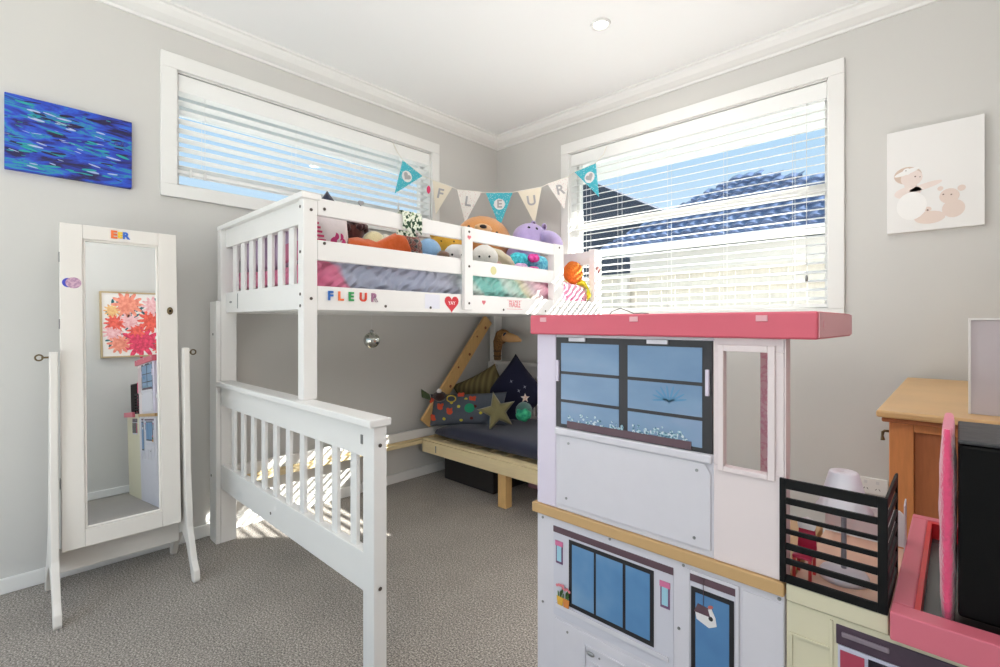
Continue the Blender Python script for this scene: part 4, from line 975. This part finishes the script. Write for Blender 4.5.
# boxes under bench
o = obj('storage_box', bx((.16, -.66, 0.001), (.60, -.30, .150)), mat('dark_box', (38, 34, 34), .7), bevel=.006); tag(o, 'dark storage box pushed under the pine bench', 'box')
o = obj('pink_box', bx((.66, -.42, 0.001), (.90, -.24, .10)), mat('pink_box', (206, 150, 160), .7), bevel=.006); tag(o, 'small dusty pink box under the pine bench behind its leg', 'box')

# ------------------------------------------------------------------ dollhouse
YD = -1.875
dh = thing('dollhouse', 'tall white three storey plastic dollhouse with a pink roof and printed windows', 'dollhouse', loc=(2.2, -1.74, 0))
M_pw = mat('dollhouse_white', (214, 210, 217), .45, noise=.03, nscale=30, bump=.05, bscale=40)
M_lav = mat('dollhouse_lilac', (218, 208, 224), .5); M_blush = mat('dollhouse_blush', (228, 214, 214), .5)
M_pink = mat('pink_plastic', (212, 92, 110), .35); M_lpink = mat('pale_pink_plastic', (230, 172, 180), .4)
M_tan = mat('tan_plastic', (196, 158, 108), .45); M_creamp = mat('cream_plastic', (216, 208, 180), .45)
M_dkframe = mat('printed_dark_frame', (28, 25, 30), .4)
M_pane = ramp_mat('printed_sky', [(.3, (92, 126, 164)), (.55, (118, 148, 180)), (.75, (146, 156, 186))], scale=4, stretch=(1, 1, 2), rough=.35)
M_pane2 = ramp_mat('printed_deep_sky', [(.3, (66, 110, 162)), (.5, (88, 136, 182)), (.75, (136, 168, 196))], scale=5, rough=.35)
M_plum = mat('printed_plum', (92, 66, 76), .45)
DP = lambda nm, lo, hi, m_, bv=.0015, root=dh, lb=None: part(nm, bx(lo, hi), m_, root, bevel=bv, label=lb)
DBK = -1.60
# roof
rf = DP('roof', (1.903, YD - .010, .977), (2.423, DBK, 1.017), M_pink, .003)
for xc in (1.939, 2.144, 2.352): DP('roof_clip', (xc - .008, YD - .0115, 1.003), (xc + .008, YD - .0095, 1.012), M_lpink, .0005, rf)
DP('roof_end', (2.4232, YD - .006, .980), (2.4245, DBK, 1.015), M_lpink, .0, rf); 
b = nb(); disc(b, (2.4246, YD + .022, .999), (1, 0, 0), .006, d=.001); part('roof_stud', b, M_lpink, rf)
# upper storey
DP('lilac_wall', (1.915, YD, .621), (1.9635, YD + .012, .977), M_lav)
b = nb()
box(b, (1.9635, YD + .001, .621), (2.279, YD + .010, .788)); box(b, (1.9635, YD + .001, .9715), (2.279, YD + .010, .977))
up_w = part('upper_panel', b, M_pw, dh, bevel=.001)
b = nb(); box(b, (1.9635, YD - .006, .773), (2.277, YD + .001, .788)); part('window_ledge', b, M_pw, dh, bevel=.003)
b = nb(); prism(b, [(0, 0), (.309, 0), (.309, .125), (.300, .141), (.010, .141)], (1.966, YD + .0005, .632), (1, 0, 0), (0, 0, 1), (0, -1, 0), .003); part('raised_panel', b, M_pw, dh, bevel=.0015)
# printed upper window
uw = DP('printed_window', (1.9640, YD + .001, .7885), (2.2765, YD + .006, .9714), M_dkframe, 0, dh)
def pane(x0, x1, z0, z1, m_=M_pane, root=uw, y=YD + .001): return part('window_pane', bx((x0, y - .0008, z0), (x1, y, z1)), m_, root)
for z0, z1 in ((.903, .960), (.846, .897), (.796, .840)):
    pane(1.977, 2.1085, z0, z1); pane(2.1265, 2.2605, z0, z1)
part('flower_box', bx((1.993, YD - .0018, .790), (2.243, YD + .001, .8035)), M_plum, uw)
b = nb(); rnd = random.Random(8)
for k in range(90):
    x_ = rnd.choice([rnd.uniform(1.997, 2.118), rnd.uniform(2.135, 2.236)]); z_ = .8035 + abs(rnd.gauss(0, .0065)); disc(b, (x_, YD - .0002 - k * 1e-5, z_), (0, -1, 0), rnd.uniform(.0018, .0038), d=.0006, seg=7)
part('printed_flowers', b, ramp_mat('printed_flower_leaves', [(.42, (80, 116, 140)), (.5, (150, 190, 204)), (.6, (214, 220, 226))], scale=260), uw)
b = nb()
for a in range(9):
    an = math.radians(10 + a * 22); disc(b, (2.205 + .016 * math.cos(an), YD, .868 + .010 * math.sin(an)), (0, -1, 0), .016, .0018, d=.0003, ang=an, seg=10)
part('printed_palm', b, mat('palm_blue', (84, 138, 178), .4), uw)
for x_ in (1.9665, 2.2665): part('window_catch', bx((x_, YD - .004, .882), (x_ + .006, YD + .002, .925)), M_lav, uw, bevel=.001)
for x_ in (1.998, 2.165): part('window_catch', bx((x_, YD - .003, .964), (x_ + .038, YD + .002, .9712)), M_pw, uw)
# pillar with see-through narrow window
b = nb()
box(b, (2.279, YD, .621), (2.379, YD + .012, .774)); box(b, (2.279, YD, .956), (2.379, YD + .012, .977)); box(b, (2.279, YD, .774), (2.295, YD + .012, .956)); box(b, (2.358, YD, .774), (2.379, YD + .012, .956))
part('pillar_wall', b, M_blush, dh, bevel=.001)
b = nb()
for a in ((2.286, 2.295, .766, .966), (2.358, 2.368, .766, .966), (2.295, 2.358, .766, .774), (2.295, 2.358, .956, .966)): box(b, (a[0], YD - .004, a[2]), (a[1], YD, a[3]))
part('narrow_window_frame', b, M_blush, dh, bevel=.001)
DP('pink_inner_wall', (2.3, -1.70, .622), (2.323, -1.69, .976), ramp_mat('pink_wallpaper', [(.45, (252, 214, 226)), (.5, (240, 176, 200)), (.55, (252, 218, 228))], scale=50, rough=.6), .001)
DP('pillar_side', (2.3793, YD + .001, .621), (2.3815, YD + .026, .977), M_blush, .0005)
DP('end_wall', (1.915, YD + .012, .621), (1.925, DBK, .977), M_lav)
# tan floor strip
DP('tan_floor', (1.905, YD - .006, .600), (2.380, DBK, .6205), M_tan, .002)
# lower storeys
b = nb(); box(b, (1.915, YD, .0), (2.380, YD + .012, .600)); lw = part('lower_wall', b, M_pw, dh, bevel=.002)
DP('end_wall', (1.915, YD + .012, 0), (1.927, DBK, .600), M_pw); DP('rear_post', (2.36, DBK - .02, 0), (2.379, DBK, .599), M_pw)
DP('inner_floor', (1.928, YD + .013, .300), (2.379, DBK, .312), M_lpink)
DP('inner_floor', (1.928, YD + .013, .004), (2.379, DBK, .016), M_lpink)
g1 = DP('printed_facade', (1.959, YD - .0012, .402), (2.213, YD, .584), mat('printed_pale_wall', (206, 204, 214), .45), 0, lw)
DP('awning_stripe', (1.959, YD - .0022, .5715), (2.213, YD - .0013, .584), M_plum, 0, g1)
DP('printed_window', (1.998, YD - .0024, .433), (2.178, YD - .0014, .5665), M_dkframe, 0, g1)
for x0, x1 in ((2.006, 2.0565), (2.0615, 2.118), (2.124, 2.171)): part('window_pane', bx((x0, YD - .0032, .442), (x1, YD - .0025, .5590)), M_pane2, g1)
for x0 in (1.9655, 2.190):
    pb_ = part('printed_sconce', bx((x0, YD - .0022, .510), (x0 + .017, YD - .0013, .553)), mat('sconce_plum', (120, 84, 120), .4), g1)
    part('sconce_glass', bx((x0 + .003, YD - .0030, .515), (x0 + .014, YD - .0023, .546)), mat('sconce_teal', (160, 204, 220), .3), g1)
    part('sconce_shade', bx((x0 - .001, YD - .0032, .546), (x0 + .018, YD - .0023, .556)), mat('sconce_pink', (204, 110, 150), .4), g1)
b = nb(); box(b, (1.966, YD - .0045, .420), (2.205, YD - .0013, .4285)); part('window_sill', b, M_pw, g1, bevel=.001)
for x0, c_ in ((1.978, (222, 170, 60)), (1.993, (214, 130, 60))):
    b = nb(); prism(b, [(-.006, 0), (.006, 0), (.008, .017), (-.008, .017)], (x0, YD - .0046, .4285), (1, 0, 0), (0, 0, 1), (0, -1, 0), .0008); part('printed_pot', b, mat('pot_%d' % c_[1], c_), g1)
    b = nb()
    for k in range(7): disc(b, (x0 + rnd.uniform(-.008, .008), YD - .0046, .452 + rnd.uniform(-.006, .010)), (0, -1, 0), .0016, .007, d=.0007, ang=rnd.uniform(-.3, .3), seg=8)
    part('printed_leaves', b, mat('leaf_print_green', (80, 120, 60)), g1)
    b = nb()
    for k in range(4): disc(b, (x0 - .007 + k * .005, YD - .0053, .466 + rnd.uniform(-.004, .004)), (0, -1, 0), .003, d=.0006, seg=8)
    part('printed_tulips', b, mat('tulip_print', (226, 130, 140)), g1)
# second printed window with bird house
b = nb()
for a in ((2.236, 2.2415, .30, .592), (2.3125, 2.318, .30, .592), (2.2415, 2.3125, .586, .592)): box(b, (a[0], YD - .003, a[2]), (a[1], YD, a[3]))
part('door_moulding', b, M_pw, lw, bevel=.001)
g2 = DP('printed_door_window', (2.2415, YD - .0012, .35), (2.3125, YD, .586), mat('printed_pale_wall', (206, 204, 214)), 0, lw)
DP('awning_stripe', (2.2415, YD - .0022, .574), (2.3125, YD - .0013, .586), M_plum, 0, g2)
DP('printed_window', (2.2435, YD - .0024, .36), (2.3105, YD - .0014, .5655), M_dkframe, 0, g2)
part('window_pane', bx((2.251, YD - .0032, .37), (2.3035, YD - .0025, .5580)), M_pane2, g2)
b = nb(); box(b, (2.2640, YD - .0045, .541), (2.2645, YD - .0034, .585)); prism(b, [(0, 0), (.026, .0), (.022, .013), (.006, .015)], (2.249, YD - .0034, .527), (1, 0, 0), (0, 0, 1), (0, -1, 0), .0008); part('bird_house_roof', b, M_plum, g2)
b = nb(); prism(b, [(.002, 0), (.004, -.012), (.024, -.019), (.036, -.012), (.034, .001), (.028, .013)], (2.249, YD - .0034, .528), (1, 0, 0), (0, 0, 1), (0, -1, 0), .0006); part('bird_house', b, mat('bird_house_white', (226, 222, 222)), g2)
b = nb(); disc(b, (2.276, YD - .0042, .525), (0, -1, 0), .0035, d=.0005); part('bird_house_hole', b, M_dkframe, g2)
b = nb(); disc(b, (2.2755, YD - .0042, .5435), (0, -1, 0), .0045, .0026, d=.0005, ang=.5); part('printed_bird', b, mat('bird_red', (200, 110, 100)), g2)
# low panels, mail slot
b = nb(); prism(b, [(0, 0), (.245, 0), (.245, .094), (0, .094)], (1.962, YD, .302), (1, 0, 0), (0, 0, 1), (0, -1, 0), .003); part('raised_panel', b, M_pw, lw, bevel=.002)
b = nb()
for a in ((2.035, 2.039, .30, .376), (2.12, 2.124, .30, .376), (2.039, 2.12, .372, .376)): box(b, (a[0], YD - .0055, a[2]), (a[1], YD - .003, a[3]))
for k in range(4): box(b, (2.047, YD - .005, .344 - k * .009), (2.114, YD - .003, .348 - k * .009))
part('louvre_panel', b, M_pw, lw, bevel=.0006)
b = nb(); blob(b, (2.050, YD - .004, .362), (.009, .003, .0045), sub=2); disc(b, (2.069, YD - .003, .362), (0, -1, 0), .0018, d=.001); disc(b, (1.995, YD - .003, .380), (0, -1, 0), .0025, d=.001); part('knob', b, M_steel, lw)
DP('corner_panel', (2.322, YD - .0015, .0), (2.379, YD, .588), M_pw, .001, lw)
b = nb()
for x_, z_ in ((1.997, .759), (2.253, .759), (1.992, .648), (2.249, .647), (1.930, .592), (2.090, .595), (2.230, .594), (1.930, .415), (2.222, .485), (2.373, .594)):
    disc(b, (x_, YD - (.0026 if z_ > .62 else .0001), z_), (0, -1, 0), .0026, d=.0012, seg=10)
part('screw', b, M_steel, dh)
# kitchen wing: cream front with balcony terrace
kw = thing('dollhouse_kitchen_wing', 'cream dollhouse wing with a dark oven panel under the black railing', 'dollhouse', loc=(2.44, -1.74, 0))
KP = lambda nm, lo, hi, m_, bv=.001, root=kw: part(nm, bx(lo, hi), m_, root, bevel=bv)
KP('cream_front', (2.3822, YD + .001, 0), (2.60, YD + .012, .5955), M_creamp)
KP('cream_band', (2.3822, YD - .003, .597), (2.499, YD + .012, .622), M_creamp, .002)
KP('terrace_floor', (2.386, YD + .0125, .606), (2.499, -1.615, .6195), mat('peach_floor', (232, 196, 172), .6))
b = nb()
for a in ((2.386, 2.390, .45, .552), (2.435, 2.439, .45, .59), (2.390, 2.435, .548, .552)): box(b, (a[0], YD - .0015, a[2]), (a[1], YD + .001, a[3]))
part('door_moulding', b, M_creamp, kw, bevel=.0007)
ov = KP('oven_panel', (2.4425, YD - .0015, .561), (2.600, YD + .001, .5875), mat('oven_plum', (70, 52, 68), .4))
b = nb(); box(b, (2.449, YD - .0045, .5735), (2.500, YD - .0015, .5805)); part('oven_handle', b, mat('oven_grey', (134, 120, 130), .4), ov, bevel=.002)
og = KP('oven_window', (2.4445, YD - .0015, .47), (2.600, YD + .001, .5605), mat('oven_pale', (196, 196, 214), .3))
b = nb(); box(b, (2.4475, YD - .003, .48), (2.474, YD - .0015, .5545)); part('printed_tray', b, mat('oven_red', (170, 60, 84), .4), og)
b = nb(); box(b, (2.478, YD - .003, .48), (2.60, YD - .0015, .556)); part('oven_glass', b, mat('oven_dark', (38, 34, 44), .2), og)
KP('side_wall', (2.588, YD + .0125, 0), (2.60, -1.615, .594), M_creamp); KP('rear_wall', (2.386, -1.615, 0), (2.60, -1.603, .594), M_creamp)
# terrace parapet
b = nb(); prism(b, [(2.386, .6205), (2.50, .6205), (2.50, .672), (2.492, .680), (2.386, .668)], (0, -1.612, 0), (1, 0, 0), (0, 0, 1), (0, -1, 0), -.006); part('white_parapet', b, mat('parapet_white', (232, 230, 234), .5), kw)
b = nb(); prism(b, [(-1.645, .6205), (-1.613, .6205), (-1.613, .70), (-1.62, .706), (-1.645, .70)], (2.4995, 0, 0), (0, 1, 0), (0, 0, 1), (1, 0, 0), .002); part('white_parapet', b, M_pw, kw)
# railing
rl = thing('doll_balcony_railing', 'black slatted balcony railing on the cream dollhouse terrace', 'railing', loc=(2.44, YD, .622))
b = nb()
zs = [.7735, .759, .746, .737, .722, .716, .701, .694, .681, .671, .658, .640, .6225]
box(b, (2.374, YD - .0045, .6225), (2.382, YD + .0005, .7735)); box(b, (2.488, YD - .0045, .6225), (2.4985, YD + .0005, .7735))
for z0, z1 in ((.759, .7735), (.737, .746), (.716, .7215), (.694, .7005), (.671, .680), (.650, .658), (.6225, .634)): box(b, (2.382, YD - .0045, z0), (2.488, YD + .0005, z1))
part('front_panel', b, M_black, rl, bevel=.0006)
b = nb(); box(b, (2.4955, -1.740, .6225), (2.4985, -1.732, .7735))
for z0, z1 in ((.759, .7735), (.737, .746), (.716, .7215), (.694, .7005), (.671, .680), (.650, .658), (.6225, .634)): box(b, (2.4950, YD + .001, z0), (2.4985, -1.740, z1))
part('side_panel', b, M_black, rl, bevel=.0006)
# toy lamp
t = thing('toy_table_lamp', 'white toy lamp with a conical shade behind the black railing', 'lamp', loc=(2.436, -1.765, .62))
c0 = (2.4405, -1.800, 0)
b = nb(); lathe(b, [(.001, .6200), (.031, .6200), (.031, .627), (.028, .632), (.001, .636)], c=c0, seg=40); part('lamp_base', b, mat('toy_lamp_white', (226, 224, 232), .4), t)
b = nb(); tube(b, [(c0[0], c0[1], .634), (c0[0], c0[1], .733)], .0035, 12); part('lamp_pole', b, mat('toy_lamp_grey', (150, 148, 156), .4), t)
b = nb(); lathe(b, [(.0345, .7215), (.0360, .7235), (.0345, .7265), (.0312, .730), (.0185, .7780), (.0170, .7795), (.001, .7800), (.001, .777), (.016, .7750), (.027, .7275), (.032, .7230)], c=c0, seg=40); part('lamp_shade', b, mat('toy_lamp_white', (226, 224, 232), .4), t)
# toy chair
t = thing('toy_chair', 'tiny crimson and white doll chair behind the black railing', 'toy chair', loc=(2.395, -1.82, .62))
M_crim = mat('crimson_toy', (190, 34, 74), .35); M_wt = mat('toy_white', (240, 236, 238), .4)
part('seat', bx((2.3835, -1.850, .650), (2.409, -1.815, .6555)), M_crim, t, bevel=.002)
b = nb(); prism(b, [(0, 0), (.0255, 0), (.023, .034), (.017, .040), (.008, .040), (.002, .034)], (2.3835, -1.815, .6555), (1, 0, 0), (0, 0, 1), (0, 1, 0), .004); part('backrest', b, M_crim, t, bevel=.001)
b = nb(); prism(b, [(.002, .030), (.023, .030), (.0255, .042), (.013, .048), (0, .042)], (2.3835, -1.818, .6555), (1, 0, 0), (0, 0, 1), (0, 1, 0), .006); part('white_trim', b, M_wt, t)
for x_ in (2.3840, 2.4045):
    for y_ in (-1.849, -1.820): part('leg', bx((x_, y_, .620), (x_ + .0040, y_ + .004, .650)), mat('toy_red', (206, 60, 60), .4), t)

# pink tray / pool on the right
tr = thing('pink_toy_pool', 'pink plastic dollhouse pool deck with red rim and dark grey base in the right foreground', 'toy', loc=(2.63, -1.68, .60))
b = nb()
yf, yb_ = -1.893, -1.460; x0_, x1_ = 2.5015, 2.80; rim = .022
box(b, (x0_, yf, .600), (x1_, yf + .030, .636)); box(b, (x0_, yb_ - .020, .600), (x1_, yb_, .636)); box(b, (x0_, yf + .030, .600), (x0_ + rim, yb_ - .020, .636)); box(b, (x1_ - rim, yf + .030, .600), (x1_, yb_ - .020, .636))
part('pink_rim', b, M_pink if False else mat('pink_deck', (212, 108, 126), .4), tr, bevel=.002)
b = nb(); q0, q1 = x0_ + rim, x1_ - rim
box(b, (q0, yf + .030, .606), (q0 + .006, yb_ - .020, .6345)); box(b, (q1 - .006, yf + .030, .606), (q1, yb_ - .020, .6345)); box(b, (q0 + .006, yb_ - .032, .606), (q1 - .006, yb_ - .020, .6345))
part('red_lining', b, mat('red_plastic', (206, 36, 44), .35), tr)
part('grey_base', bx((x0_ + .004, yf + .004, .6005), (x1_ - .004, yb_ - .004, .607)), M_grey_fl, tr)
# support under the deck: continues the cream wing
o = obj('dollhouse_garage_wing', bx((2.6015, YD + .002, 0.0), (2.80, -1.47, .5990)), M_creamp, bevel=.003); tag(o, 'cream dollhouse base under the pink pool deck at the right edge', 'dollhouse')
# black box with plush edge (doll bed stood on its side)
bbx = thing('black_toy_case', 'tall black case with a fuzzy pink side standing in the pink deck at right', 'toy', loc=(2.68, -1.76, .61))
part('case_body', bx((2.5640, -1.850, .6365), (2.78, -1.690, .850)), mat('matte_black', (7, 6, 6), .6, spec=.15), bbx, bevel=.004)
part('case_top', bx((2.5640, -1.850, .8505), (2.78, -1.690, .856)), mat('scuffed_black', (58, 58, 60), .6, noise=.25, nscale=60, bump=.2), bbx, bevel=.002)
b = nb(); rings = []
for i in range(25):
    z = .622 + .244 * i / 24; e_ = math.sin(PI * min(1, max(.04, (i + .5) / 25))) ** .18
    ring_ = []
    for k in range(22):
        a = 2 * PI * k / 22; sg = lambda v, p: math.copysign(abs(v) ** p, v)
        wv = 1 + .06 * math.sin(i * 1.1 + k) + .05 * math.sin(i * .5)
        ring_.append(Vector((2.5545 + .0088 * e_ * sg(math.cos(a), .7) * wv, -1.766 + .083 * (.9 + .1 * e_) * sg(math.sin(a), .4), z)))
    rings.append(ring_)
ring_loft(b, rings); part('fuzzy_pink_side', b, mat('fuzzy_pink', (232, 78, 124), .95, noise=.06, nscale=60, bump=.4, bscale=200, sheen=.8), bbx, label='fuzzy pink padding')

# ------------------------------------------------------------------ chest of drawers, board, socket
M_honey = mat('honey_oak', (206, 134, 80), .42, noise=.22, nscale=12, stretch=(10, 10, 1.2)); M_honeyd = mat('oak_panel', (172, 104, 64), .45, noise=.2, nscale=12, stretch=(12, 12, 1.3)); M_otop = mat('worn_oak_top', (214, 172, 118), .4, noise=.10, nscale=7)
ds = thing('chest_of_drawers', 'honey brown wooden chest of drawers with a worn pale top in the far right corner', 'chest of drawers', loc=(2.66, -.55, 0))
yF, yR, xL, xR = -1.045, -.035, 2.432, 2.915
CP = lambda nm, lo, hi, m_, bv=.002: part(nm, bx(lo, hi), m_, ds, bevel=bv)
tp = CP('top', (2.408, -1.080, .755), (2.920, -.020, .773), M_otop, .005); CP('top_moulding', (2.418, -1.066, .742), (2.918, -.026, .7545), M_honeyd, .004)
CP('end_stile', (xL, yF, .0), (xL + .050, yF + .022, .742), M_honey); CP('end_stile', (xR - .050, yF, 0), (xR, yF + .022, .742), M_honey)
CP('end_rail', (xL + .050, yF, .700 + .02), (xR - .050, yF + .022, .742), M_honey); CP('end_rail', (xL + .050, yF, .05), (xR - .050, yF + .022, .12), M_honey)
CP('end_panel', (xL + .050, yF + .010, .12), (xR - .050, yF + .018, .72), M_honeyd); CP('carcass', (xL + .022, yF + .023, .05), (xR, yR, .741), M_honeyd)
for i, (z0, z1) in enumerate(((.55, .735), (.34, .54), (.10, .33))):
    dr = part('drawer', bx((xL, yF + .060, z0), (xL + .020, yR - .030, z1)), M_honey, ds, bevel=.003)
    for yh in (-.985, -.19):
        zc = z1 - .030
        b = nb(); tube(b, [(xL, yh, zc), (xL - .014, yh, zc), (xL - .018, yh, zc - .004), (xL - .019, yh, zc - .014), (xL - .018, yh, zc - .026)], [.0035, .0035, .004, .003, .0055], 8); part('drop_pull', b, M_brass, dr)
t = thing('white_board', 'blank white framed board standing on the chest of drawers at the right edge', 'board', loc=(2.70, -.95, .773))
part('board_panel', bx((2.5870, -.985, .7735), (2.90, -.972, 1.008)), mat('board_lilac_white', (206, 198, 202), .6), t)
b = nb(); box(b, (2.583, -.990, .7735), (2.5875, -.968, 1.013)); box(b, (2.5875, -.990, 1.008), (2.905, -.968, 1.013)); box(b, (2.9002, -.990, .7735), (2.905, -.968, 1.008)); part('board_frame', b, M_trim, t)
t = thing('wall_socket', 'white double power socket low on the far wall beside the chest of drawers', 'socket', loc=(2.29, 0, .28))
part('faceplate', bx((2.245, -.010, .250), (2.345, -.0005, .320)), M_trim, t, bevel=.003)
for x_ in (2.268, 2.310): part('rocker', bx((x_ - .006, -.0125, .295), (x_ + .006, -.010, .308)), mat('rocker_white', (222, 222, 222)), t)
b = nb()
for x_ in (2.268, 2.310):
    for a in (-.6, .6): disc(b, (x_ + a * .01, -.0102, .272), (0, -1, 0), .0012, .005, d=.0004, ang=a, seg=8)
part('socket_slots', b, M_black, t)
# cable on the dollhouse roof
b = nb(); tube(b, [(2.045, -1.80, 1.0185), (2.05, -1.80, 1.024), (2.075, -1.81, 1.030), (2.095, -1.815, 1.024), (2.11, -1.82, 1.0187), (2.125, -1.82, 1.0195), (2.14, -1.82, 1.0187)], .0008, 6)
o = obj('loose_wire', b, mat('wire_black', (40, 40, 42), .5)); tag(o, 'thin dark wire lying curled on the pink dollhouse roof', 'wire')
# plank on the floor near the right wall (mirror view)
o = obj('floor_plank', bx((2.62, -2.30, .001), (2.90, -2.20, .025)), M_pine, bevel=.003); tag(o, 'short pine board lying on the carpet by the right wall seen in the mirror', 'plank')
# silver balloon weight on the blind edge above the top rail
b = nb(); heart(b, (.035, -1.19, 1.70), (0, 1, 0), (0, 0, 1), (1, 0, 0), .018, d=.008); 
t = thing('silver_charm', 'small silver grey heart charm on a cord hanging over the left blind', 'ornament', loc=(.03, -1.19, 1.70))
part('charm', b, M_felt, t, bevel=.002)
b = nb(); tube(b, [(.036, -1.19, 2.06), (.036, -1.19, 1.715)], .0007, 5); tube(b, [(.036, -1.19, 1.682), (.036, -1.175, 1.64)], .0009, 5); part('cord', b, M_cord, t)

# ------------------------------------------------------------------ groups of look-alikes
for o in list(S.collection.objects):
    base = o.name.split('.')[0]
    g = {'venetian_blind': 'white venetian blinds in the windows', 'neighbour_house': 'houses seen through the big window', 'lilac_cushion': 'lilac cushions behind the headboard', 'downlight': 'ceiling downlights', 'fill_uplighter': 'added upward fill lamps'}.get(base)
    if g and o.parent is None and o.get('label'): o['group'] = g
